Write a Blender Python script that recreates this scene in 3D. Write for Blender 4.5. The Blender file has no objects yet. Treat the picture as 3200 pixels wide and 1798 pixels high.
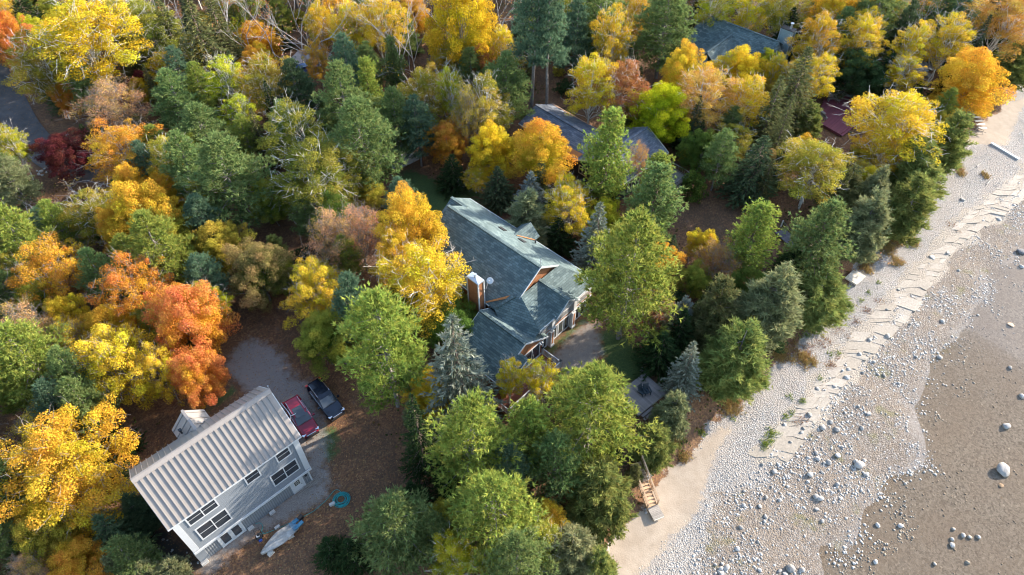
import bpy, math, random
import numpy as np
from mathutils import Vector, Matrix
R = math.radians
scene = bpy.context.scene
COL = scene.collection
rng = np.random.default_rng(7)
random.seed(7)

# ------------------------------------------------------------------ camera
F_PX, CX, CY, CAM_H, PITCH = 2200.0, 1600.0, 899.0, 61.0, R(48.5)
cam = bpy.data.cameras.new('camera')
cam.sensor_width = 36.0
cam.lens = 36.0 * F_PX / 3200.0
cam.clip_end = 4000
cam_ob = bpy.data.objects.new('camera', cam)
COL.objects.link(cam_ob)
cam_ob.location = (0, 0, CAM_H)
cam_ob.rotation_euler = (math.pi / 2 - PITCH, 0, 0)
scene.camera = cam_ob

# ------------------------------------------------------------------ light
SUN_AZ, SUN_EL = R(29), R(20.5)          # azimuth counted from +X towards +Y
world = bpy.data.worlds.new('World')
scene.world = world
world.use_nodes = True
wn = world.node_tree
sky = wn.nodes.new('ShaderNodeTexSky')
sky.sky_type = 'NISHITA'
sky.sun_disc = False
sky.sun_elevation = SUN_EL
sky.sun_rotation = math.pi / 2 - SUN_AZ
wn.links.new(sky.outputs[0], wn.nodes['Background'].inputs[0])
wn.nodes['Background'].inputs[1].default_value = 0.15
sun = bpy.data.lights.new('sun', 'SUN')
sun.energy = 3.6
sun.angle = R(0.53)
sun.color = (1.0, 0.90, 0.76)
sun_ob = bpy.data.objects.new('sun', sun)
COL.objects.link(sun_ob)
sdir = Vector((math.cos(SUN_EL) * math.cos(SUN_AZ), math.cos(SUN_EL) * math.sin(SUN_AZ), math.sin(SUN_EL)))
sun_ob.rotation_euler = sdir.to_track_quat('Z', 'Y').to_euler()
scene.view_settings.view_transform = 'Standard'
scene.view_settings.look = 'None'
scene.view_settings.gamma = 1.0
scene.view_settings.exposure = 2.0
scene.cycles.filter_width = 1.1
scene.cycles.max_bounces = 4
scene.cycles.diffuse_bounces = 2
scene.cycles.glossy_bounces = 2
scene.cycles.transmission_bounces = 4
scene.cycles.transparent_max_bounces = 8

# ------------------------------------------------------------------ photo -> place
TILE = dict(A=(0, 0), B=(1050, 0), C=(2100, 0), D=(0, 600), E=(1050, 600), F=(2100, 600), G=(0, 1178), H=(1050, 1178), I=(2100, 1178))
def tp(t, x, y):
    ox, oy = TILE[t]
    return ox + x / 2.3336, oy + y / 2.3336
_f = np.array([0, math.cos(PITCH), -math.sin(PITCH)])
_u = np.array([0, math.sin(PITCH), math.cos(PITCH)])
def P(px, py, z=0.0):
    d = _f + np.array([(px - CX) / F_PX, 0, 0]) + _u * ((CY - py) / F_PX)
    t = (z - CAM_H) / d[2]
    return Vector((t * d[0], t * d[1], z))
def depth_of(p):
    return float(np.dot(np.array([p[0], p[1], p[2] - CAM_H]), _f))

SV = np.array([math.cos(R(50)), math.sin(R(50))])     # along the shore
NV = np.array([math.cos(R(-40)), math.sin(R(-40))])   # towards the lake
def sn_of(pts):
    p = np.array([[v[0], v[1]] for v in pts])
    s, n = p @ SV, p @ NV
    o = np.argsort(s)
    return s[o], n[o]
BANK_S, BANK_N = sn_of([P(x, y, -2.0) for x, y in ((1905, 1798), (1912, 1700), (1960, 1620), (2000, 1560), (2050, 1480), (2150, 1400), (2230, 1300), (2300, 1250), (2420, 1140), (2540, 1000), (2640, 890), (2740, 760), (2830, 650), (2950, 515), (3050, 400), (3200, 255))])
WAT_S, WAT_N = sn_of([P(x, y, -3.0) for x, y in ((2560, 1798), (2620, 1690), (2740, 1590), (2870, 1450), (2880, 1350), (2850, 1270), (2900, 1170), (3000, 1040), (3080, 880), (3200, 770))])
SLB_S, SLB_N = sn_of([P(x, y, -2.6) for x, y in ((2390, 1440), (2475, 1350), (2560, 1245), (2640, 1140), (2720, 1050), (2800, 955), (2880, 870), (2960, 770), (3050, 690), (3150, 610), (3230, 540))])
def vnoise(x, y, sc, seed=0):
    x = np.asarray(x, float) / sc; y = np.asarray(y, float) / sc
    xi = np.floor(x).astype(np.int64); yi = np.floor(y).astype(np.int64)
    fx = x - xi; fy = y - yi
    fx = fx * fx * (3 - 2 * fx); fy = fy * fy * (3 - 2 * fy)
    def h(a, b):
        k = (a * 374761393 + b * 668265263 + seed * 974711) & 0x7fffffff
        k = ((k ^ (k >> 13)) * 1274126177) & 0x7fffffff
        return ((k ^ (k >> 16)) & 0xffff) / 65535.0
    return (h(xi, yi) * (1 - fx) + h(xi + 1, yi) * fx) * (1 - fy) + (h(xi, yi + 1) * (1 - fx) + h(xi + 1, yi + 1) * fx) * fy
def sstep(a, b, v):
    t = np.clip((v - a) / (b - a), 0, 1)
    return t * t * (3 - 2 * t)
def shore(x, y):
    x = np.asarray(x, float); y = np.asarray(y, float)
    s = x * SV[0] + y * SV[1]; n = x * NV[0] + y * NV[1]
    return s, n, np.interp(s, BANK_S, BANK_N), np.interp(s, WAT_S, WAT_N)
def ground_z(x, y):
    s, n, nb, nw = shore(x, y)
    z = -2.0 * sstep(-4.0, 0.3, n - nb)
    z = z - 1.0 * np.clip((n - nb) / np.maximum(nw - nb, 1), 0, 1)
    z = z - np.clip(n - nw, 0, 60) * 0.02
    beach = sstep(-1, 2, n - nb)
    calm = 1 - .85 * sstep(-2.0, 2.5, n - nw)
    z = z + beach * calm * (vnoise(x, y, 3.1, 3) - 0.5) * 0.16 + calm * beach * (vnoise(x, y, 1.3, 4) - 0.5) * 0.05
    z = z + (1 - beach) * (vnoise(x, y, 9, 5) - 0.5) * 0.10
    return z
def G(px, py, dz=0.0):
    z = 0.0
    for _ in range(8):
        p = P(px, py, z + dz)
        z = float(ground_z(p.x, p.y))
    return Vector((p.x, p.y, z))
def GT(t, x, y, dz=0.0):
    return G(*tp(t, x, y), dz)

# ------------------------------------------------------------------ mesh helpers
def tag(o, label=None, cat=None, group=None, kind=None):
    if label: o['label'] = label
    if cat: o['category'] = cat
    if group: o['group'] = group
    if kind: o['kind'] = kind
    return o
def link(o, parent=None):
    COL.objects.link(o)
    if parent is not None: o.parent = parent
    return o
def empty(name, loc=(0, 0, 0), rz=0.0, parent=None):
    o = bpy.data.objects.new(name, None)
    o.empty_display_size = 0.3
    o.location = loc
    o.rotation_euler = (0, 0, rz)
    return link(o, parent)
def mesh_np(name, V, Q, mat=None, attrs=None, smooth=False):
    """V (n,3), Q (m,k) with k = 3 or 4"""
    V = np.asarray(V, np.float32); Q = np.asarray(Q, np.int32)
    k = Q.shape[1]
    me = bpy.data.meshes.new(name)
    me.vertices.add(len(V)); me.vertices.foreach_set('co', V.ravel())
    me.loops.add(Q.size); me.loops.foreach_set('vertex_index', Q.ravel())
    me.polygons.add(len(Q)); me.polygons.foreach_set('loop_start', np.arange(0, Q.size, k, dtype=np.int32))
    me.update(calc_edges=True)
    for an, (dom, data) in (attrs or {}).items():
        data = np.asarray(data, np.float32)
        if data.ndim == 1:
            a = me.attributes.new(an, 'FLOAT', dom); a.data.foreach_set('value', data)
        else:
            a = me.attributes.new(an, 'FLOAT_VECTOR', dom); a.data.foreach_set('vector', data.ravel())
    if smooth: me.shade_smooth()
    if mat: me.materials.append(mat)
    return me
class MB:
    def __init__(s): s.v = []; s.f = []; s.uv = {}
    def add(s, vs, fs):
        o = len(s.v)
        s.v += [tuple(v) for v in vs]
        s.f += [tuple(i + o for i in f) for f in fs]
        return s
    def box(s, c, d, rz=0.0, ry=0.0):
        m = Matrix.Rotation(rz, 3, 'Z') @ Matrix.Rotation(ry, 3, 'Y')
        hx, hy, hz = d[0] / 2, d[1] / 2, d[2] / 2
        vs = [Vector(c) + m @ Vector((x * hx, y * hy, z * hz)) for x in (-1, 1) for y in (-1, 1) for z in (-1, 1)]
        return s.add(vs, [(0, 1, 3, 2), (4, 6, 7, 5), (0, 4, 5, 1), (2, 3, 7, 6), (0, 2, 6, 4), (1, 5, 7, 3)])
    def bar(s, a, b, w, h, up=(0, 0, 1)):
        a, b = Vector(a), Vector(b); d = (b - a).normalized(); up = Vector(up)
        sd = d.cross(up)
        if sd.length < 1e-4: sd = d.cross(Vector((1, 0, 0)))
        sd.normalize(); u = sd.cross(d).normalized()
        vs = [p + sd * (i * w / 2) + u * (j * h / 2) for p in (a, b) for i in (-1, 1) for j in (-1, 1)]
        return s.add(vs, [(0, 1, 3, 2), (4, 6, 7, 5), (0, 4, 5, 1), (2, 3, 7, 6), (0, 2, 6, 4), (1, 5, 7, 3)])
    def slab(s, pts, th, down=True):
        """polygon pts (counter-clockwise from above) with thickness th below"""
        pts = [Vector(p) for p in pts]; n = len(pts)
        low = [p - Vector((0, 0, th)) for p in pts]
        s.add(pts + low, [tuple(range(n)), tuple(range(2 * n - 1, n - 1, -1))] + [(i, i + n, (i + 1) % n + n, (i + 1) % n) for i in range(n)])
        return s
    def prism(s, poly, z0, z1):
        return s.slab([(x, y, z1) for x, y in poly], z1 - z0)
    def cyl(s, a, b, r0, r1=None, n=10, cap=True):
        r1 = r0 if r1 is None else r1
        a, b = Vector(a), Vector(b); d = (b - a).normalized()
        e = d.cross(Vector((0, 0, 1)) if abs(d.z) < .9 else Vector((1, 0, 0))).normalized(); g = d.cross(e)
        vs = []
        for i in range(n):
            t = 2 * math.pi * i / n; q = e * math.cos(t) + g * math.sin(t)
            vs += [a + q * r0, b + q * r1]
        fs = [(2 * i, 2 * i + 1, (2 * i + 3) % (2 * n), (2 * i + 2) % (2 * n)) for i in range(n)]
        if cap: fs += [tuple(range(0, 2 * n, 2)), tuple(range(2 * n - 1, 0, -2))]
        return s.add(vs, fs)
    def tube(s, pts, r, n=6):
        pts = [Vector(p) for p in pts]
        vs = []; m = len(pts)
        for k, p in enumerate(pts):
            d = (pts[min(k + 1, m - 1)] - pts[max(k - 1, 0)]).normalized()
            e = d.cross(Vector((0, 0, 1)) if abs(d.z) < .95 else Vector((1, 0, 0))).normalized(); g = d.cross(e)
            rr = r[k] if isinstance(r, (list, tuple)) else r
            vs += [p + (e * math.cos(2 * math.pi * i / n) + g * math.sin(2 * math.pi * i / n)) * rr for i in range(n)]
        fs = [(k * n + i, k * n + (i + 1) % n, (k + 1) * n + (i + 1) % n, (k + 1) * n + i) for k in range(m - 1) for i in range(n)]
        fs += [tuple(range(n - 1, -1, -1)), tuple(range((m - 1) * n, m * n))]
        return s.add(vs, fs)
    def loft(s, rings, cap=True):
        n = len(rings[0]); o = []
        for r_ in rings: o += list(r_)
        fs = [(k * n + i, k * n + (i + 1) % n, (k + 1) * n + (i + 1) % n, (k + 1) * n + i) for k in range(len(rings) - 1) for i in range(n)]
        if cap: fs += [tuple(range(n - 1, -1, -1)), tuple(range((len(rings) - 1) * n, len(rings) * n))]
        return s.add(o, fs)
    def mesh(s, name, mat, smooth=False, uv=False):
        me = bpy.data.meshes.new(name)
        me.from_pydata(s.v, [], s.f)
        import bmesh
        bm = bmesh.new(); bm.from_mesh(me)
        bmesh.ops.recalc_face_normals(bm, faces=bm.faces)
        bm.to_mesh(me); bm.free()
        if uv:
            ul = me.uv_layers.new(name='slope')
            for p in me.polygons:
                nrm = p.normal; u = Vector((0, 0, 1)).cross(nrm)
                u = u.normalized() if u.length > 1e-3 else Vector((1, 0, 0))
                v = nrm.cross(u)
                for li in p.loop_indices:
                    co = me.vertices[me.loops[li].vertex_index].co
                    ul.data[li].uv = (co.dot(u), co.dot(v))
        if smooth: me.shade_smooth()
        if mat: me.materials.append(mat)
        return me
    def build(s, name, mat, parent=None, smooth=False, uv=False, bevel=0.0):
        o = bpy.data.objects.new(name, s.mesh(name, mat, smooth, uv))
        link(o, parent)
        if bevel:
            b = o.modifiers.new('bevel', 'BEVEL'); b.width = bevel; b.segments = 2; b.limit_method = 'ANGLE'
        return o
def part(name, mat, parent, fn, **k):
    m = MB(); fn(m)
    return m.build(name, mat, parent, **k)
def copy_tree(o, parent=None):
    c = o.copy(); COL.objects.link(c); c.parent = parent
    for ch in list(o.children):
        copy_tree(ch, c)
    return c

# ------------------------------------------------------------------ materials
def new_mat(name):
    m = bpy.data.materials.new(name); m.use_nodes = True
    nt = m.node_tree; b = nt.nodes['Principled BSDF']
    return m, nt, b
def N(nt, t, **kw):
    n = nt.nodes.new(t)
    for k, v in kw.items():
        if k in n.inputs.keys(): n.inputs[k].default_value = v
        else: setattr(n, k, v)
    return n
def rgb(c): return (c[0], c[1], c[2], 1.0)
def mixc(nt, fac, a, b, mode='MIX'):
    n = nt.nodes.new('ShaderNodeMix'); n.data_type = 'RGBA'; n.blend_type = mode
    for sk, v in ((n.inputs[0], fac), (n.inputs[6], a), (n.inputs[7], b)):
        if isinstance(v, bpy.types.NodeSocket): nt.links.new(v, sk)
        elif isinstance(v, (tuple, list)): sk.default_value = rgb(v)
        else: sk.default_value = v
    return n.outputs[2]
def math_n(nt, op, a, b=None, c=None, clamp=False):
    n = nt.nodes.new('ShaderNodeMath'); n.operation = op; n.use_clamp = clamp
    for i, v in enumerate((a, b, c)):
        if v is None: continue
        if isinstance(v, bpy.types.NodeSocket): nt.links.new(v, n.inputs[i])
        else: n.inputs[i].default_value = v
    return n.outputs[0]
def ramp(nt, fac, stops):
    n = nt.nodes.new('ShaderNodeValToRGB')
    e = n.color_ramp.elements
    while len(e) < len(stops): e.new(0.5)
    for i, (p, c) in enumerate(stops):
        e[i].position = p; e[i].color = rgb(c) if not isinstance(c, (int, float)) else (c, c, c, 1)
    nt.links.new(fac, n.inputs[0])
    return n.outputs[0]
def noise(nt, scale, detail=3, co=None, rough=0.6):
    n = nt.nodes.new('ShaderNodeTexNoise'); n.inputs['Scale'].default_value = scale
    n.inputs['Detail'].default_value = detail; n.inputs['Roughness'].default_value = rough
    if co is not None: nt.links.new(co, n.inputs['Vector'])
    return n.outputs[0]
def coord(nt, which='Object'):
    return nt.nodes.new('ShaderNodeTexCoord').outputs[which]
def attr(nt, name):
    n = nt.nodes.new('ShaderNodeAttribute'); n.attribute_name = name
    return n
def bump(nt, h, strength, dist, b):
    n = nt.nodes.new('ShaderNodeBump'); n.inputs['Strength'].default_value = strength; n.inputs['Distance'].default_value = dist
    nt.links.new(h, n.inputs['Height']); nt.links.new(n.outputs[0], b.inputs['Normal'])
def plain(name, c, rough=0.6, var=0.12, sc=6.0, metal=0.0, spec=0.5, coat=0.0, bmp=0.0):
    m, nt, b = new_mat(name)
    co = coord(nt)
    f = noise(nt, sc, 4, co)
    lo = tuple(x * (1 - var) for x in c); hi = tuple(min(1, x * (1 + var)) for x in c)
    nt.links.new(ramp(nt, f, [(0.3, lo), (0.7, hi)]), b.inputs['Base Color'])
    b.inputs['Roughness'].default_value = rough; b.inputs['Metallic'].default_value = metal
    b.inputs['Specular IOR Level'].default_value = spec; b.inputs['Coat Weight'].default_value = coat
    if bmp: bump(nt, noise(nt, sc * 4, 3, co), bmp, 0.02, b)
    return m
def wood(name, c, var=0.3, rough=0.75):
    m, nt, b = new_mat(name)
    co = coord(nt)
    mp = N(nt, 'ShaderNodeMapping'); mp.inputs['Scale'].default_value = (3, 3, 14); nt.links.new(co, mp.inputs[0])
    f = noise(nt, 2.0, 5, mp.outputs[0])
    oi = nt.nodes.new('ShaderNodeObjectInfo')
    lo = tuple(x * (1 - var) for x in c); hi = tuple(min(1, x * (1 + var)) for x in c)
    col = ramp(nt, f, [(0.25, lo), (0.75, hi)])
    hs = N(nt, 'ShaderNodeHueSaturation'); nt.links.new(col, hs.inputs['Color'])
    nt.links.new(math_n(nt, 'MULTIPLY_ADD', oi.outputs['Random'], 0.35, 0.82), hs.inputs['Value'])
    nt.links.new(hs.outputs[0], b.inputs['Base Color']); b.inputs['Roughness'].default_value = rough
    return m
def shingle(name, c1, c2, gap, w=0.36, h=0.19):
    m, nt, b = new_mat(name)
    uv = N(nt, 'ShaderNodeUVMap', uv_map='slope')
    br = nt.nodes.new('ShaderNodeTexBrick')
    br.inputs['Color1'].default_value = rgb(c1); br.inputs['Color2'].default_value = rgb(c2); br.inputs['Mortar'].default_value = rgb(gap)
    br.inputs['Scale'].default_value = 1.0; br.inputs['Mortar Size'].default_value = 0.016; br.inputs['Bias'].default_value = -0.1
    br.inputs['Brick Width'].default_value = w; br.inputs['Row Height'].default_value = h; br.offset = 0.37
    nt.links.new(uv.outputs[0], br.inputs['Vector'])
    co = coord(nt)
    blot = ramp(nt, noise(nt, 0.5, 4, co), [(0.3, 0.82), (0.7, 1.16)])
    fine = ramp(nt, noise(nt, 14, 2, co), [(0.3, 0.85), (0.7, 1.15)])
    col = mixc(nt, 1.0, mixc(nt, 1.0, br.outputs[0], blot, 'MULTIPLY'), fine, 'MULTIPLY')
    nt.links.new(col, b.inputs['Base Color']); b.inputs['Roughness'].default_value = 0.85
    bump(nt, br.outputs['Fac'], 0.5, -0.02, b)
    return m
def glass_dark(name='window_glass', c=(0.035, 0.042, 0.052), rough=0.03):
    m, nt, b = new_mat(name)
    b.inputs['Base Color'].default_value = rgb(c); b.inputs['Roughness'].default_value = rough
    b.inputs['Specular IOR Level'].default_value = 0.8
    return m
def leaf_mat(name, inner, outer, trans=0.35, var=0.25, patch=None):
    m = bpy.data.materials.new(name); m.use_nodes = True
    nt = m.node_tree; nt.nodes.clear()
    out = nt.nodes.new('ShaderNodeOutputMaterial')
    ar = attr(nt, 'rnd'); ao = attr(nt, 'out')
    oi = nt.nodes.new('ShaderNodeObjectInfo')
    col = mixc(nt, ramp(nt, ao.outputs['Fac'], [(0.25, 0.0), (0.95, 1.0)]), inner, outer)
    if patch:
        ng = noise(nt, 0.28, 2, coord(nt))
        col = mixc(nt, ramp(nt, ng, [(0.5, 0.0), (0.62, 0.75)]), col, patch)
    hs = N(nt, 'ShaderNodeHueSaturation'); nt.links.new(col, hs.inputs['Color'])
    nt.links.new(math_n(nt, 'ADD', math_n(nt, 'MULTIPLY_ADD', ar.outputs['Fac'], 0.06, 0.47), math_n(nt, 'MULTIPLY_ADD', oi.outputs['Random'], 0.024, -0.012)), hs.inputs['Hue'])
    sc = nt.nodes.new('ShaderNodeMath'); sc.operation = 'FRACT'
    nt.links.new(math_n(nt, 'MULTIPLY', ar.outputs['Fac'], 7.31), sc.inputs[0])
    nt.links.new(math_n(nt, 'MULTIPLY', math_n(nt, 'MULTIPLY_ADD', sc.outputs[0], 2 * var, 1 - var), math_n(nt, 'MULTIPLY_ADD', oi.outputs['Random'], 0.2, 0.9)), hs.inputs['Value'])
    d = nt.nodes.new('ShaderNodeBsdfDiffuse'); t = nt.nodes.new('ShaderNodeBsdfTranslucent')
    nt.links.new(hs.outputs[0], d.inputs[0]); nt.links.new(hs.outputs[0], t.inputs[0])
    mx = nt.nodes.new('ShaderNodeMixShader'); mx.inputs[0].default_value = trans
    nt.links.new(d.outputs[0], mx.inputs[1]); nt.links.new(t.outputs[0], mx.inputs[2])
    nt.links.new(mx.outputs[0], out.inputs[0])
    return m
M = {}
M['white'] = plain('white_paint', (0.52, 0.53, 0.54), 0.5, 0.05)
M['glass'] = glass_dark()
M['shingle_green'] = shingle('teal_green_shingle', (0.06, 0.095, 0.098), (0.135, 0.185, 0.183), (0.038, 0.055, 0.058), 0.5, 0.24)
M['shingle_grey'] = shingle('slate_grey_shingle', (0.085, 0.10, 0.13), (0.19, 0.205, 0.235), (0.05, 0.055, 0.07), 0.5, 0.24)
M['cedar_wall'] = plain('brown_cedar_siding', (0.30, 0.125, 0.055), 0.7, 0.25, 3.0, bmp=0.3)
M['dark_wall'] = plain('dark_brown_siding', (0.035, 0.032, 0.035), 0.7, 0.2)
M['cream'] = plain('cream_trim', (0.62, 0.58, 0.47), 0.6, 0.06)
M['deck_red'] = wood('redwood_deck', (0.26, 0.085, 0.05), 0.2)
M['deck_maroon'] = wood('maroon_painted_deck', (0.20, 0.055, 0.075), 0.16)
M['deck_grey'] = wood('weathered_grey_deck', (0.26, 0.225, 0.215), 0.18)
M['wood_old'] = wood('old_grey_wood', (0.28, 0.25, 0.22), 0.25)
M['wood_new'] = wood('fresh_tan_lumber', (0.50, 0.33, 0.20), 0.18)
M['wood_pale'] = wood('pale_bleached_board', (0.62, 0.55, 0.45), 0.1)
M['metal_roof'] = plain('tan_grey_metal_roof', (0.235, 0.208, 0.188), 0.42, 0.06, 1.2, metal=0.0, spec=0.5)
M['lap_siding'] = plain('pale_grey_lap_siding', (0.20, 0.218, 0.24), 0.6, 0.06, 1.5)
M['galv'] = plain('galvanised_metal', (0.55, 0.57, 0.60), 0.35, 0.1, metal=0.6)
M['black'] = plain('black_plastic', (0.02, 0.02, 0.022), 0.5, 0.2)
M['rubber'] = plain('tyre_rubber', (0.025, 0.025, 0.025), 0.85, 0.2)
M['chrome'] = plain('chrome_trim', (0.7, 0.7, 0.72), 0.2, 0.03, metal=0.9)
M['concrete'] = plain('concrete_block', (0.48, 0.46, 0.43), 0.9, 0.15, 8)
def corrugated():
    m, nt, b = new_mat('ribbed_grey_metal_siding')
    w = nt.nodes.new('ShaderNodeTexWave'); w.wave_type = 'BANDS'; w.bands_direction = 'X'
    w.inputs['Scale'].default_value = 1.55; w.inputs['Distortion'].default_value = 0
    nt.links.new(coord(nt), w.inputs['Vector'])
    nt.links.new(ramp(nt, w.outputs[1], [(0.2, (0.15, 0.16, 0.17)), (0.5, (0.22, 0.23, 0.245))]), b.inputs['Base Color'])
    b.inputs['Roughness'].default_value = 0.45
    bump(nt, w.outputs[1], 0.6, 0.03, b)
    return m
M['ribbed'] = corrugated()
# ------------------------------------------------------------------ terrain
def poly_mask(x, y, poly, soft=1.0):
    p = np.array([[v[0], v[1]] for v in poly]); n = len(p)
    inside = np.zeros(x.shape, bool); d = np.full(x.shape, 1e9)
    for i in range(n):
        a, b = p[i], p[(i + 1) % n]
        c = ((a[1] > y) != (b[1] > y)) & (x < (b[0] - a[0]) * (y - a[1]) / (b[1] - a[1] + 1e-12) + a[0])
        inside ^= c
        e = b - a; t = np.clip(((x - a[0]) * e[0] + (y - a[1]) * e[1]) / (e @ e), 0, 1)
        d = np.minimum(d, np.hypot(x - a[0] - t * e[0], y - a[1] - t * e[1]))
    sd = np.where(inside, d, -d)
    return sstep(-soft, soft, sd)
def tpoly(t, pts, z=0.0):
    return [P(*tp(t, x, y), z) for x, y in pts]
GRAVEL = [tpoly('D', [(1640, 1290), (1720, 1130), (1830, 1060), (1960, 1110), (2080, 1200), (2110, 1300), (2230, 1447), (2330, 1560), (1900, 1560), (1750, 1420)]),
          tpoly('G', [(1850, 20), (2250, 20), (2300, 150), (2330, 300), (2400, 470), (2380, 640), (2420, 780), (2300, 800), (2180, 560), (2040, 170)]),
          tpoly('G', [(1430, 1440), (1500, 1330), (2290, 730), (2420, 800), (2330, 930), (2040, 1080), (1830, 1180), (1640, 1330), (1560, 1440)]),
          tpoly('E', [(1560, 1210), (1640, 1140), (1760, 1010), (1840, 950), (1895, 960), (1925, 1060), (1935, 1180), (1860, 1270), (1780, 1330), (1640, 1330)])]
LAWN = [tpoly('B', [(400, 1460), (440, 1270), (560, 1240), (760, 1330), (1000, 1380), (1100, 1440), (800, 1480)]),
        tpoly('E', [(420, 170), (480, 60), (640, 10), (1050, -10), (960, 60), (860, 90), (740, 180), (600, 200)]),
        tpoly('E', [(1900, 1000), (2080, 1020), (2220, 1160), (2260, 1330), (2180, 1400), (2040, 1380), (1960, 1260)]),
        tpoly('E', [(1500, 1150), (1560, 1120), (1800, 920), (1850, 930), (1740, 1020), (1560, 1200)]),
        tpoly('G', [(2300, 380), (2460, 360), (2470, 560), (2400, 640), (2330, 560)]),
        tpoly('G', [(1450, 200), (1500, 150), (1650, 130), (1700, 60), (1740, 110), (1560, 230)]),
        tpoly('A', [(1440, 620), (1560, 640), (1540, 760), (1440, 740)])]
SAND = [tpoly('H', [(1960, 1470), (1975, 1200), (2060, 1090), (2130, 950), (2230, 800), (2260, 660), (2420, 590), (2570, 560), (2720, 420), (2860, 330), (2900, 360), (2790, 540), (2730, 700), (2680, 900), (2630, 1000), (2480, 1150), (2330, 1330), (2200, 1470)], -2),
        tpoly('C', [(2090, 830), (2250, 790), (2400, 760), (2620, 690), (2520, 880), (2460, 1050), (2330, 1050), (2160, 1050), (2080, 1030)], -2)]
DARKBED = [tpoly('G', [(960, 1080), (1190, 1100), (1430, 1330), (1500, 1440), (1000, 1440), (900, 1250)])]
CLEAR = [tpoly('D', [(1620, 500), (1720, 520), (1800, 700), (2000, 880), (2180, 1050), (2230, 1230), (2480, 1300), (2560, 1500), (2760, 1760), (2980, 2000), (3150, 2150), (3150, 2350), (2850, 2450), (2650, 2500), (2450, 2700), (2300, 2820), (1500, 2830), (1000, 2700), (900, 2300), (960, 1900), (1250, 1650), (1500, 1400), (1560, 1000)]),]
ROAD = [P(*tp('A', x, y)) for x, y in ((-250, 330), (-60, 520), (20, 640), (110, 820), (190, 960), (330, 1110), (500, 1210), (720, 1260))]

fine_x = np.arange(-118, 122, 0.75); fine_y = np.arange(4, 152, 0.75)
gx = np.concatenate([[-1500, -900, -500, -320, -220, -160, -135], fine_x, [130, 150, 190, 260, 400, 700, 1500]])
gy = np.concatenate([[-900, -400, -180, -80, -40, -18, -6], fine_y, [160, 180, 220, 300, 450, 800, 1600]])
XX, YY = np.meshgrid(gx, gy)
ZZ = ground_z(XX, YY)
S_, N_, NB_, NW_ = shore(XX, YY)
nx, ny = len(gx), len(gy)
def zone(polys, soft):
    m = np.zeros(XX.shape)
    for p in polys: m = np.maximum(m, poly_mask(XX, YY, p, soft))
    return m
zg, zl, zs, zd = zone(GRAVEL, 1.1), zone(LAWN, 1.2), zone(SAND, 0.9), zone(DARKBED, 1.0)
NSL = np.interp(S_, SLB_S, SLB_N)
zb = sstep(-0.6, 0.8, N_ - NB_ + (vnoise(XX, YY, 2.2, 9) - .5) * 2.0)
zr = zb * sstep(-0.8, 0.8, N_ - NSL)
zr = np.where(S_ < SLB_S[0], zb * sstep(0.25, 0.5, (N_ - NB_) / np.maximum(NW_ - NB_, 1) + (vnoise(XX, YY, 4, 2) - .5) * .25), zr)
zw = sstep(-2.2, 1.2, N_ - NW_ + (vnoise(XX, YY, 2.5, 12) - .5) * 2.2)
zk = np.where((S_ > SLB_S[0] - .5), sstep(2.3, 1.2, np.abs(N_ - NSL) + (vnoise(XX, YY, 1.7, 14) - .5) * 1.6), 0)

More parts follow.
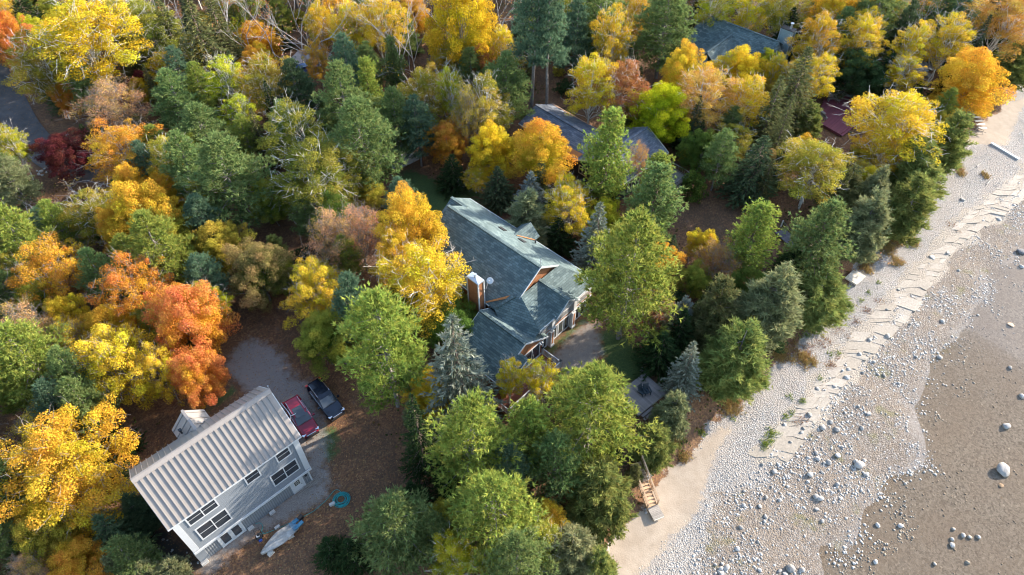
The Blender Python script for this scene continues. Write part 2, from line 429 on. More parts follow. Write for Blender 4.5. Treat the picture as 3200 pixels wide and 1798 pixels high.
def ground_mat():
    m, nt, b = new_mat('ground_surface')
    co = nt.nodes.new('ShaderNodeNewGeometry').outputs['Position']
    A = lambda n: attr(nt, n).outputs['Fac']
    n_big = noise(nt, 0.22, 4, co); n_mid = noise(nt, 1.1, 4, co); n_fine = noise(nt, 7.0, 3, co, 0.75); n_x = noise(nt, 19.0, 2, co, 0.8)
    # leaf litter
    lit = ramp(nt, n_mid, [(0.3, (0.075, 0.043, 0.032)), (0.5, (0.13, 0.068, 0.045)), (0.7, (0.18, 0.10, 0.065))])
    vor = nt.nodes.new('ShaderNodeTexVoronoi'); vor.inputs['Scale'].default_value = 8.0; nt.links.new(co, vor.inputs['Vector'])
    leafc = ramp(nt, vor.outputs['Color'], [(0.0, (0.07, 0.04, 0.03)), (0.45, (0.17, 0.085, 0.04)), (0.75, (0.30, 0.15, 0.06)), (1.0, (0.42, 0.27, 0.12))])
    lit = mixc(nt, 0.55, lit, leafc)
    lit = mixc(nt, ramp(nt, n_big, [(0.42, 0.0), (0.6, 0.35)]), lit, (0.06, 0.05, 0.035))
    # grass
    grs = ramp(nt, n_fine, [(0.3, (0.035, 0.055, 0.02)), (0.55, (0.065, 0.10, 0.03)), (0.8, (0.13, 0.15, 0.05))])
    # gravel
    grv = ramp(nt, n_x, [(0.28, (0.13, 0.115, 0.10)), (0.5, (0.26, 0.24, 0.22)), (0.75, (0.40, 0.375, 0.35))])
    # sand
    snd = ramp(nt, n_mid, [(0.3, (0.28, 0.225, 0.172)), (0.7, (0.35, 0.29, 0.23))])
    snd = mixc(nt, ramp(nt, n_fine, [(0.62, 0.0), (0.75, 0.5)]), snd, (0.30, 0.22, 0.15))
    # cobbles
    vo2 = nt.nodes.new('ShaderNodeTexVoronoi'); vo2.inputs['Scale'].default_value = 6.5; nt.links.new(co, vo2.inputs['Vector'])
    cob = ramp(nt, vo2.outputs['Color'], [(0.0, (0.15, 0.143, 0.137)), (0.35, (0.245, 0.235, 0.223)), (0.7, (0.32, 0.307, 0.293)), (1.0, (0.42, 0.405, 0.39))])
    cob = mixc(nt, ramp(nt, vo2.outputs['Distance'], [(0.32, 0.0), (0.62, 0.75)]), cob, (0.20, 0.18, 0.165))
    cob = mixc(nt, ramp(nt, n_big, [(0.4, 0.0), (0.7, 0.25)]), cob, (0.42, 0.35, 0.28))
    cob = mixc(nt, ramp(nt, A('band'), [(0.38, 0.0), (0.66, 0.55)]), cob, (0.27, 0.235, 0.205))
    # rubble zone and lake bed
    rub = ramp(nt, vo2.outputs['Color'], [(0.0, (0.11, 0.09, 0.075)), (0.6, (0.19, 0.158, 0.132)), (1.0, (0.30, 0.27, 0.24))])
    rub = mixc(nt, ramp(nt, n_mid, [(0.45, 0.0), (0.68, 0.5)]), rub, (0.21, 0.155, 0.105))
    rub = mixc(nt, ramp(nt, noise(nt, 0.35, 3, co), [(0.58, 0.0), (0.68, 0.6)]), rub, (0.13, 0.125, 0.05))
    vo3 = nt.nodes.new('ShaderNodeTexVoronoi'); vo3.inputs['Scale'].default_value = 6.0; nt.links.new(co, vo3.inputs['Vector'])
    bed = ramp(nt, vo3.outputs['Color'], [(0.0, (0.11, 0.097, 0.087)), (0.5, (0.20, 0.18, 0.163)), (0.9, (0.27, 0.243, 0.22)), (1.0, (0.40, 0.36, 0.31))])
    bed = mixc(nt, ramp(nt, n_big, [(0.35, 0.0), (0.7, 0.6)]), bed, (0.20, 0.165, 0.14))
    edge = math_n(nt, 'MULTIPLY_ADD', n_mid, 1.5, -0.80)
    edge2 = math_n(nt, 'MULTIPLY_ADD', n_fine, 0.7, -0.35)
    def mask(nm, w=0.12):
        v = math_n(nt, 'ADD', math_n(nt, 'ADD', A(nm), edge), edge2)
        return ramp(nt, v, [(0.5 - w, 0.0), (0.5 + w, 1.0)])
    col = mixc(nt, mask('lawn', 0.2), lit, grs)
    col = mixc(nt, math_n(nt, 'MULTIPLY', mask('gravel', 0.3), 0.8), col, grv)
    col = mixc(nt, mask('darkbed', 0.25), col, (0.055, 0.045, 0.035))
    bz = mixc(nt, mask('rubble', 0.15), cob, rub)
    bz = mixc(nt, mask('ledge', 0.12), bz, mixc(nt, ramp(nt, n_fine, [(0.5, 0.0), (0.75, 1.0)]), (0.30, 0.26, 0.215), (0.22, 0.185, 0.155)))
    bz = mixc(nt, mask('sand', 0.12), bz, snd)
    bz = mixc(nt, mask('wet', 0.22), bz, bed)
    col = mixc(nt, mask('beach', 0.1), col, bz)
    nt.links.new(col, b.inputs['Base Color'])
    b.inputs['Roughness'].default_value = 0.92; b.inputs['Specular IOR Level'].default_value = 0.25
    soft = math_n(nt, 'MAXIMUM', A('sand'), math_n(nt, 'MAXIMUM', A('wet'), math_n(nt, 'SUBTRACT', 1.0, A('beach'))))
    hgt = math_n(nt, 'ADD', math_n(nt, 'MULTIPLY', math_n(nt, 'MULTIPLY', vo2.outputs['Distance'], -1.0), math_n(nt, 'SUBTRACT', 1.0, soft, clamp=True)), math_n(nt, 'MULTIPLY', n_fine, 0.5))
    bump(nt, hgt, 0.7, 0.09, b)
    return m
M['ground'] = ground_mat()
vid = np.arange(nx * ny).reshape(ny, nx)
quads = np.stack([vid[:-1, :-1], vid[:-1, 1:], vid[1:, 1:], vid[1:, :-1]], -1).reshape(-1, 4)
fc = lambda a: (a[:-1, :-1] + a[:-1, 1:] + a[1:, 1:] + a[1:, :-1]).ravel() / 4
fb, fw, fg, fl = fc(zb), fc((N_ - NW_)), fc(zg), fc(zl)
surf = np.zeros(len(quads), int)                    # 0 forest floor
surf[fl > 0.5] = 1; surf[fg > 0.5] = 2; surf[fb > 0.5] = 3; surf[(fb > 0.5) & (fw > 0)] = 4
V = np.stack([XX.ravel(), YY.ravel(), ZZ.ravel()], 1)
ATT = dict(gravel=zg, lawn=zl, sand=zs, darkbed=zd, rubble=zr, beach=zb, wet=zw, ledge=zk, band=vnoise(S_ / 9.0, N_ / 1.0, 1.0, 61) * .6 + vnoise(S_ / 3.0, N_ / .8, 1.0, 62) * .4)
for k, (nm, lb, ct) in enumerate((('forest_ground', 'brown leaf-strewn forest floor under the trees', 'ground'), ('lawn', 'shaded patches of thin green lawn around the houses', 'lawn'), ('driveway', 'worn grey gravel drive and yard by the houses', 'driveway'), ('beach', 'pale cobble and sand beach between trees and lake', 'beach'), ('lake_bed', 'brown pebbly lake bed under the shallow water', 'lake bed'))):
    q = quads[surf == k]
    used, inv = np.unique(q, return_inverse=True)
    me = mesh_np(nm, V[used], inv.reshape(-1, 4), M['ground'], {a: ('POINT', v.ravel()[used]) for a, v in ATT.items()}, smooth=True)
    tag(link(bpy.data.objects.new(nm, me)), lb, ct, kind='structure')

# water: a real sheet over the sloping bed
def water_mat():
    m = bpy.data.materials.new('shallow_lake_water'); m.use_nodes = True
    nt = m.node_tree; nt.nodes.clear()
    out = nt.nodes.new('ShaderNodeOutputMaterial')
    fr = nt.nodes.new('ShaderNodeFresnel'); fr.inputs[0].default_value = 1.33
    tr = nt.nodes.new('ShaderNodeBsdfTransparent'); tr.inputs[0].default_value = (0.80, 0.76, 0.70, 1)
    gl = nt.nodes.new('ShaderNodeBsdfGlossy'); gl.inputs['Roughness'].default_value = 0.01
    co = nt.nodes.new('ShaderNodeNewGeometry').outputs['Position']
    bp = nt.nodes.new('ShaderNodeBump'); bp.inputs['Strength'].default_value = 0.05; bp.inputs['Distance'].default_value = 0.02
    nt.links.new(noise(nt, 2.6, 4, co, 0.65), bp.inputs['Height'])
    nt.links.new(bp.outputs[0], gl.inputs['Normal']); nt.links.new(bp.outputs[0], fr.inputs['Normal'])
    mx = nt.nodes.new('ShaderNodeMixShader')
    nt.links.new(math_n(nt, 'MULTIPLY', fr.outputs[0], 0.06, clamp=True), mx.inputs[0]); nt.links.new(tr.outputs[0], mx.inputs[1]); nt.links.new(gl.outputs[0], mx.inputs[2])
    nt.links.new(mx.outputs[0], out.inputs[0])
    return m
M['water'] = water_mat()
WATER_Z = -2.99
wl = []
for s in np.concatenate([[-900, -200, -60], np.arange(-20, 150, 6), [220, 900]]):
    nw = np.interp(s, WAT_S, WAT_N) - 7
    wl.append((s, nw))
wm = MB()
ring = [(*(SV * s + NV * n), WATER_Z) for s, n in wl]
far = [(*(SV * s + NV * 1400), WATER_Z) for s, n in wl]
k = len(ring)
wm.add(ring + far, [(i, i + k, i + k + 1, i + 1) for i in range(k - 1)])
tag(wm.build('lake_water', M['water']), 'clear shallow lake water lapping the stony shore', 'water', kind='structure')

# asphalt road sheet, laid over the forest floor
def ribbon(pts, w, dz):
    m = MB(); L = []; Rr = []
    for i, p in enumerate(pts):
        d = (pts[min(i + 1, len(pts) - 1)] - pts[max(i - 1, 0)]); d.z = 0; d.normalize()
        nrm = Vector((-d.y, d.x, 0))
        for s_, arr in ((1, L), (-1, Rr)):
            q = p + nrm * (s_ * w / 2)
            arr.append((q.x, q.y, 0.0 + dz))
    n = len(pts)
    m.add(L + Rr, [(i, i + 1, n + i + 1, n + i) for i in range(n - 1)])
    return m
def asphalt():
    m, nt, b = new_mat('worn_asphalt')
    co = nt.nodes.new('ShaderNodeNewGeometry').outputs['Position']
    c = ramp(nt, noise(nt, 0.8, 5, co), [(0.3, (0.055, 0.052, 0.053)), (0.7, (0.10, 0.09, 0.088))])
    vor = nt.nodes.new('ShaderNodeTexVoronoi'); vor.inputs['Scale'].default_value = 3.2; nt.links.new(co, vor.inputs['Vector'])
    c = mixc(nt, ramp(nt, vor.outputs['Distance'], [(0.16, 1.0), (0.26, 0.0)]), c, (0.20, 0.11, 0.055))
    nt.links.new(c, b.inputs['Base Color']); b.inputs['Roughness'].default_value = 0.85
    return m
def smooth_pts(pts, k=6):
    out = []
    for i in range(len(pts) - 1):
        p0, p1, p2, p3 = pts[max(i - 1, 0)], pts[i], pts[i + 1], pts[min(i + 2, len(pts) - 1)]
        for j in range(k):
            t = j / k
            out.append(0.5 * ((2 * p1) + (p2 - p0) * t + (2 * p0 - 5 * p1 + 4 * p2 - p3) * t * t + (3 * p1 - p0 - 3 * p2 + p3) * t ** 3))
    return out + [pts[-1]]
tag(ribbon(smooth_pts(ROAD), 4.4, 0.09).build('road', asphalt()), 'narrow grey asphalt road strewn with fallen leaves', 'road', kind='structure')
PARK = tpoly('A', [(2100, 450), (2180, 370), (2330, 340), (2420, 400), (2400, 520), (2250, 560), (2120, 520)])
tag(MB().prism([(p.x, p.y) for p in PARK], -0.2, 0.1).build('driveway', plain('pale_drive_concrete', (0.36, 0.33, 0.32), 0.9, 0.2, 1.0)), 'pale paved drive seen through far trees, blue car on it', 'driveway', kind='structure')
for o_ in ('forest_ground', 'lawn', 'driveway', 'beach', 'lake_bed', 'lake_water', 'road', 'driveway.001'):
    bpy.data.objects[o_].pop('category', None)

# ------------------------------------------------------------------ stones
def stone_mat(name, cols, rough=0.85):
    m, nt, b = new_mat(name)
    co = coord(nt)
    a = attr(nt, 'rnd').outputs['Fac']
    oi = nt.nodes.new('ShaderNodeObjectInfo')
    v = math_n(nt, 'FRACT', math_n(nt, 'ADD', a, oi.outputs['Random']))
    c = ramp(nt, v, [(i / (len(cols) - 1), c_) for i, c_ in enumerate(cols)])
    f = ramp(nt, noise(nt, 5, 5, co), [(0.3, 0.72), (0.7, 1.2)])
    nt.links.new(mixc(nt, 1.0, c, f, 'MULTIPLY'), b.inputs['Base Color']); b.inputs['Roughness'].default_value = rough
    bump(nt, noise(nt, 9, 4, co), 0.4, 0.04, b)
    return m
M['stone'] = stone_mat('beach_stone', [(0.18, 0.175, 0.168), (0.29, 0.275, 0.26), (0.38, 0.362, 0.342), (0.31, 0.285, 0.26), (0.44, 0.42, 0.395), (0.24, 0.23, 0.22)])
M['stone_pale'] = stone_mat('pale_cobble_stone', [(0.19, 0.182, 0.174), (0.31, 0.295, 0.278), (0.42, 0.40, 0.378), (0.29, 0.265, 0.242), (0.48, 0.462, 0.438), (0.36, 0.342, 0.322)])
M['slab'] = stone_mat('pale_limestone', [(0.31, 0.268, 0.225), (0.34, 0.30, 0.255), (0.29, 0.248, 0.20), (0.36, 0.32, 0.275)])
def stone_field(name, x, y, size, mat, seed, lift=0.25):
    r = np.random.default_rng(seed); n = len(x); K = 5
    th = r.random((n, 1)) * 6.28 + np.arange(K)[None] * (2 * math.pi / K) + (r.random((n, K)) - .5) * .5
    asp = 0.65 + 0.35 * r.random((n, 1)); rot = r.random((n, 1)) * 6.28
    def ringv(rad, zz):
        px = np.cos(th) * rad; py = np.sin(th) * rad * asp
        return np.stack([x[:, None] + px * np.cos(rot) - py * np.sin(rot), y[:, None] + px * np.sin(rot) + py * np.cos(rot), zz + 0 * px], -1)
    z0 = ground_z(x, y)[:, None]; s = size[:, None]
    r0 = ringv(s * .5 * (0.9 + .2 * r.random((n, K))), z0 - .1 * s)
    r1 = ringv(s * .42 * (0.8 + .35 * r.random((n, K))), z0 + s * lift)
    top = np.stack([x + (r.random(n) - .5) * .2 * size, y + (r.random(n) - .5) * .2 * size, (z0 + s * (lift + .10))[:, 0]], -1)[:, None]
    Vv = np.concatenate([r0, r1, top], 1).reshape(-1, 3)
    base = (np.arange(n) * (2 * K + 1))[:, None]
    T = []
    for i in range(K):
        j = (i + 1) % K
        T += [np.stack([base[:, 0] + i, base[:, 0] + j, base[:, 0] + K + j], 1), np.stack([base[:, 0] + i, base[:, 0] + K + j, base[:, 0] + K + i], 1), np.stack([base[:, 0] + K + i, base[:, 0] + K + j, base[:, 0] + 2 * K], 1)]
    T = np.concatenate(T); rn = np.tile(r.random(n), 3 * K)
    me = mesh_np(name, Vv, T, mat, {'rnd': ('FACE', rn)})
    return link(bpy.data.objects.new(name, me))
def in_frame(x, y, z, pad=0.06):
    d = np.stack([x, y, z - CAM_H], -1); zz = d @ _f
    u = d[..., 0] / zz * F_PX + CX; v = CY - (d @ _u) / zz * F_PX
    return (u > -3200 * pad) & (u < 3200 * (1 + pad)) & (v > -1798 * pad) & (v < 1798 * (1 + pad))
def scatter(n, seed, dens):
    r = np.random.default_rng(seed)
    s = r.uniform(10, 128, n); nn = r.uniform(-6, 62, n)
    x = SV[0] * s + NV[0] * (nn + 0) ; y = SV[1] * s + NV[1] * nn
    nb = np.interp(s, BANK_S, BANK_N)
    x = x + NV[0] * nb; y = y + NV[1] * nb
    k = in_frame(x, y, np.full(n, -2.5)) & (r.random(n) < dens(x, y))
    return x[k], y[k]
def beach_parts(x, y):
    s, n, nb, nw = shore(x, y)
    sl = np.interp(s, SLB_S, SLB_N)
    sandm = np.maximum(poly_mask(x, y, SAND[0], .8), poly_mask(x, y, SAND[1], .8))
    return s, n, nb, nw, sl, sandm
def d_cob(x, y):
    s, n, nb, nw, sl, sm = beach_parts(x, y)
    up = np.where(s < SLB_S[0], nb + (nw - nb) * .5, sl - 1.4)
    return ((n > nb + .3) & (n < up + 1.8 * vnoise(x, y, 1.0, 26) ** 2)) * (1 - sm) * 0.85
def d_rub(x, y):
    s, n, nb, nw, sl, sm = beach_parts(x, y)
    lo = np.where(s < SLB_S[0], nb + (nw - nb) * .42, sl + 0.9)
    clump = sstep(0.38, 0.60, vnoise(x, y, 3.4, 21) * .55 + vnoise(x, y, 1.3, 22) * .45)
    edge = sstep(4.0, 0.8, n - nw + (vnoise(x, y, 2.6, 23) - .5) * 7 + (vnoise(x, y, .9, 24) - .5) * 2.5)
    return (n > lo - 2.2 * vnoise(x, y, 1.1, 25) ** 2) * (0.10 + 0.90 * clump) * edge * (1 - sm)
def d_bed(x, y):
    s, n, nb, nw, sl, sm = beach_parts(x, y)
    return (n > nw) * (.08 + .6 * sstep(0.4, 0.75, vnoise(x, y, 6, 31) * .6 + vnoise(x, y, 1.6, 32) * .4))
x, y = scatter(120000, 3, d_cob)
o = stone_field('cobbles', x, y, 0.09 + 0.10 * np.random.default_rng(1).random(len(x)) ** 2, M['stone_pale'], 5, 0.16)
tag(o, 'pale grey cobbles covering the upper beach', None, kind='stuff')
x, y = scatter(260000, 4, d_rub)
o = stone_field('shore_rubble', x, y, 0.09 + 0.27 * np.random.default_rng(2).random(len(x)) ** 4.5, M['stone_pale'], 6, 0.13)
tag(o, 'loose grey stones along the water edge', None, kind='stuff')
x, y = scatter(60000, 8, d_bed)
o = stone_field('lake_pebbles', x, y, 0.07 + 0.22 * np.random.default_rng(3).random(len(x)) ** 4, stone_mat('drowned_stone', [(0.20, 0.165, 0.135), (0.36, 0.30, 0.25), (0.15, 0.128, 0.108), (0.27, 0.23, 0.195)]), 7, 0.12)
tag(o, 'brown stones lying on the lake bed under water', None, kind='stuff')

# boulders, each its own thing
def boulder_mesh(seed, flat=0.55):
    import bmesh
    r = random.Random(seed); bm = bmesh.new()
    bmesh.ops.create_icosphere(bm, subdivisions=2, radius=0.5)
    axes = [(Vector((r.uniform(-1, 1), r.uniform(-1, 1), r.uniform(-.4, 1))).normalized(), r.uniform(.30, .42)) for _ in range(7)]
    for v in bm.verts:
        for a, d in axes:
            e = v.co.dot(a) - d
            if e > 0: v.co -= a * e * 0.85
        v.co *= 1 + r.uniform(-.035, .035)
        v.co.z *= flat
    me = bpy.data.meshes.new('boulder'); bm.to_mesh(me); bm.free()
    me.shade_smooth() if seed % 3 else None
    a = me.attributes.new('rnd', 'FLOAT', 'FACE'); a.data.foreach_set('value', np.zeros(len(me.polygons), np.float32))
    return me
BM = [boulder_mesh(i) for i in range(8)]; BF = [boulder_mesh(20 + i, 0.32) for i in range(3)]
for me in BM + BF: me.materials.append(M['stone'])
M['boulder_dark'] = stone_mat('dark_boulder_stone', [(0.10, 0.10, 0.115), (0.15, 0.15, 0.16)])
M['boulder_tan'] = stone_mat('tan_slab_stone', [(0.40, 0.30, 0.22), (0.46, 0.36, 0.27)])
def boulder(t, x, y, w, label=None, flat=False, mat=None, group=None):
    px, py = tp(t, x, y); p = G(px, py)
    d = w / 2.3336 * depth_of(p) / F_PX
    o = bpy.data.objects.new('boulder', (BF if flat else BM)[random.randrange(3 if flat else 8)])
    o.location = (p.x, p.y, p.z + d * (0.06 if flat else 0.13))
    o.rotation_euler = (random.uniform(-.2, .2), random.uniform(-.2, .2), random.uniform(0, 6.28))
    o.scale = (d * random.uniform(.95, 1.15), d * random.uniform(.8, 1.0), d * random.uniform(.85, 1.1))
    link(o)
    if mat:
        o.material_slots[0].link = 'OBJECT'; o.material_slots[0].material = mat
    return tag(o, label or 'medium grey boulder lying among smaller stones on the lake shore', 'boulder', group or 'boulders on the shore')
NAMED_B = [('I', 1365, 645, 78, 'large round grey boulder with a long shadow amid the rubble'), ('I', 862, 1400, 80, 'biggest boulder at the bottom edge of the beach'),
 ('I', 745, 690, 48, 'round pale boulder just right of the cobble band, beside green algae'), ('I', 1095, 370, 55, 'pale boulder on the tan rock ledge near the green plants'),
 ('I', 2432, 362, 68, 'whitish striped boulder standing alone far out in the water'), ('I', 2550, 145, 50, 'dark boulder in the water at the right edge'),
 ('I', 1000, 278, 46, 'grey boulder on tan ledge beside reddish plants'), ('I', 1205, 575, 52, 'blocky blue-grey boulder above the largest round one'),
 ('I', 1005, 715, 55, 'upright dark grey boulder left of the largest round one'), ('I', 945, 1410, 48, 'pointed boulder beside the biggest one at the bottom edge'),
 ('F', 1565, 1055, 52, 'lone grey boulder lying on the pale bedrock strip'), ('F', 1970, 945, 44, 'grey boulder at the ragged water edge beyond the bedrock'),
 ('I', 1500, 1085, 40, 'single boulder in brown shallows near the bottom'), ('I', 1665, 1088, 44, 'tan boulder in the shallows with pebbles behind it'),
 ('I', 1480, 1352, 44, 'bright-topped boulder in the shallows at the bottom'), ('I', 500, 1100, 42, 'tan boulder at the edge of the cobble band'),
 ('I', 475, 1255, 42, 'pale boulder near the cobble edge, low on the beach')]
for t, x, y, w, lb in NAMED_B: boulder(t, x, y, w, lb)
boulder('F', 2545, 440, 66, 'big dark boulder in the water at the right edge, by the upper shore', mat=M['boulder_dark'])
boulder('I', 2398, 793, 44, 'round tan flat stone under water below the big angular slab', True, M['boulder_tan'])
boulder('F', 2470, 970, 52, 'flat tan stone breaking the water far from shore', True, M['boulder_tan'])
boulder('F', 1895, 480, 54, 'flat pale stone at the upper edge of the bedrock strip', True)
o = boulder('I', 2408, 690, 120, 'large angular grey slab tilted out of the shallow water', True); o.rotation_euler = (0.25, -0.15, 1.0); o.location.z += 0.15; o.scale.z *= 1.6
for x, y, w in ((2118, 1160, 46), (2170, 1170, 36), (2232, 1168, 42), (2040, 1188, 40), (2042, 1230, 46), (2050, 1110, 30)):
    boulder('I', x, y, w, 'brownish boulder in the half ring of boulders out in the water', group='half ring of boulders in the lake')
for t, x, y, w in [('I', *b) for b in ((1060, 600, 45), (1050, 555, 40), (1155, 330, 40), (1200, 385, 50), (955, 378, 30), (945, 408, 35), (820, 350, 35), (865, 478, 30), (1140, 625, 55), (1110, 627, 35), (1415, 712, 45), (1205, 785, 40), (1050, 875, 50), (1080, 890, 50), (785, 900, 35), (520, 938, 32), (640, 945, 35), (685, 880, 35), (655, 855, 28), (680, 1020, 35), (675, 1055, 30), (395, 1395, 55), (355, 1400, 40), (785, 1415, 35), (315, 1370, 28), (365, 1362, 28), (1095, 1052, 35), (1055, 965, 35), (1520, 880, 30), (1385, 375, 35), (1435, 270, 40), (1060, 90, 35), (1270, 12, 30), (1180, 70, 25), (1230, 890, 28), (655, 640, 30), (1340, 620, 40), (1400, 610, 36), (640, 1410, 34), (825, 1437, 40), (360, 1435, 44), (1912, 1362, 38), (2155, 1355, 35), (1838, 695, 25), (800, 660, 28), (990, 765, 30), (775, 640, 28), (990, 590, 30))] + \
    [('F', *b) for b in ((1365, 1185, 35), (1240, 1302, 30), (1285, 1298, 35), (1272, 1358, 42), (1440, 1080, 35), (2010, 450, 40), (2385, 205, 30), (2490, 100, 30), (2545, 548, 40), (2462, 1285, 38), (1950, 1208, 45), (1780, 1205, 28), (1565, 860, 28), (1650, 715, 25), (2115, 60, 35), (1185, 1420, 30), (1060, 1435, 30), (1620, 985, 28), (1735, 965, 25), (2230, 900, 24), (1470, 1240, 34), (1500, 1330, 30), (1545, 1340, 32), (1390, 1320, 30), (2090, 575, 24))]:
    boulder(t, x, y, w)
rb = random.Random(5)
cnt = 0
while cnt < 100:
    x, y = rb.uniform(450, 1750), rb.uniform(0, 1447)
    p = GT('I', x, y)
    if d_rub(np.array([p.x]), np.array([p.y]))[0] < 0.5: continue
    boulder('I', x, y, rb.choice((12, 14, 15, 17, 20, 26)), 'small grey boulder scattered in the rubble near the water edge', group='small boulders in the shore rubble'); cnt += 1

# limestone slabs: one ledge whose slabs are parts
ledge = empty('bedrock_ledge', (0, 0, 0))
tag(ledge, 'strip of pale cracked limestone slabs along the middle of the beach', None, kind='structure')
rs = random.Random(11)
s = SLB_S[0] + .3
while s < SLB_S[-1]:
    ds = rs.uniform(0.55, 2.1)
    gap = vnoise(np.array([s]), np.array([0.0]), 6, 77)[0]
    w = 3.0 + .9 * math.sin(s * .21) + rs.uniform(-.35, .35)
    if gap < 0.06: s += ds; continue
    cuts = [0] + sorted(rs.uniform(.25, .75) for _ in range(rs.choice((0, 1, 1, 2)))) + [1]
    nc = float(np.interp(s, SLB_S, SLB_N))
    for a, b_ in zip(cuts[:-1], cuts[1:]):
        if b_ - a < .15: continue
        n0, n1 = nc - w / 2 + a * w, nc - w / 2 + b_ * w
        g_ = 0.012; sk = 0.55
        pts = []
        for ss, nn in ((s + g_, n0 + g_), (s + ds * .5, n0 + g_), (s + ds - g_, n0 + g_), (s + ds - g_, (n0 + n1) / 2), (s + ds - g_, n1 - g_), (s + ds * .5, n1 - g_), (s + g_, n1 - g_), (s + g_, (n0 + n1) / 2)):
            ss2 = ss + (nn - nc) * sk + rs.uniform(-.05, .05) + .30 * math.sin((nn - nc) * 1.9 + .6) + .12 * math.sin((nn - nc) * 5 + s); nn2 = nn + rs.uniform(-.10, .10) + float(np.interp(ss, SLB_S, SLB_N)) - nc
            q = SV * ss2 + NV * nn2
            pts.append((q[0], q[1]))
        z = float(ground_z(*np.mean(pts, 0))) + 0.035 + rs.uniform(-.012, .015)
        m = MB(); m.slab([(px, py, z + rs.uniform(-.012, .012)) for px, py in pts], 0.3)
        o = m.build('slab', M['slab'], ledge)
        at = o.data.attributes.new('rnd', 'FLOAT', 'FACE'); at.data.foreach_set('value', np.full(len(o.data.polygons), 0.0, np.float32))
    s += ds
# ------------------------------------------------------------------ tree makers
def unit(v): return v / np.maximum(np.linalg.norm(v, axis=-1, keepdims=True), 1e-9)
def leaf_quads(pos, nrm, size, r, asp=0.75):
    n = len(pos)
    t = unit(np.cross(nrm, r.normal(size=(n, 3)))); b = np.cross(nrm, t)
    s = size[:, None] * .5
    V = np.stack([pos - t * s, pos - b * s * asp, pos + t * s, pos + b * s * asp], 1).reshape(-1, 3)
    return V, np.arange(4 * n).reshape(-1, 4)
def tubes(segs, k=5):
    """segs: list of (p0, p1, r0, r1)"""
    p0 = np.array([s[0] for s in segs], float); p1 = np.array([s[1] for s in segs], float)
    r0 = np.array([s[2] for s in segs]); r1 = np.array([s[3] for s in segs])
    d = unit(p1 - p0)
    ref = np.where(np.abs(d[:, 2:3]) > .9, np.array([[1., 0, 0]]), np.array([[0, 0, 1.]]))
    e = unit(np.cross(d, ref)); g = np.cross(d, e)
    a = np.arange(k) * 2 * math.pi / k
    cs = np.cos(a)[None, :, None]; sn = np.sin(a)[None, :, None]
    ring = e[:, None] * cs + g[:, None] * sn
    V = np.concatenate([p0[:, None] + ring * r0[:, None, None], p1[:, None] + ring * r1[:, None, None]], 1).reshape(-1, 3)
    base = np.arange(len(segs))[:, None] * 2 * k
    Q = np.concatenate([np.concatenate([base + i, base + (i + 1) % k, base + k + (i + 1) % k, base + k + i], 1)[:, None] for i in range(k)], 1).reshape(-1, 4)
    return V, Q
def trunk_mesh(name, segs):
    V, Q = tubes(segs)
    return mesh_np(name, V, Q, None, smooth=True)
def polyline(r, p0, p1, n, wob):
    p0, p1 = np.array(p0, float), np.array(p1, float)
    t = np.linspace(0, 1, n + 1)[:, None]
    pts = p0 + (p1 - p0) * t
    pts[1:-1] += r.normal(size=(n - 1, 3)) * wob
    return pts
def limb(segs, pts, r0, r1):
    n = len(pts) - 1
    for i in range(n):
        segs.append((pts[i], pts[i + 1], r0 + (r1 - r0) * i / n, r0 + (r1 - r0) * (i + 1) / n))
def crown_mesh(name, V, Q, rnd, out):
    return mesh_np(name, V, Q, None, {'rnd': ('FACE', rnd), 'out': ('FACE', out)})

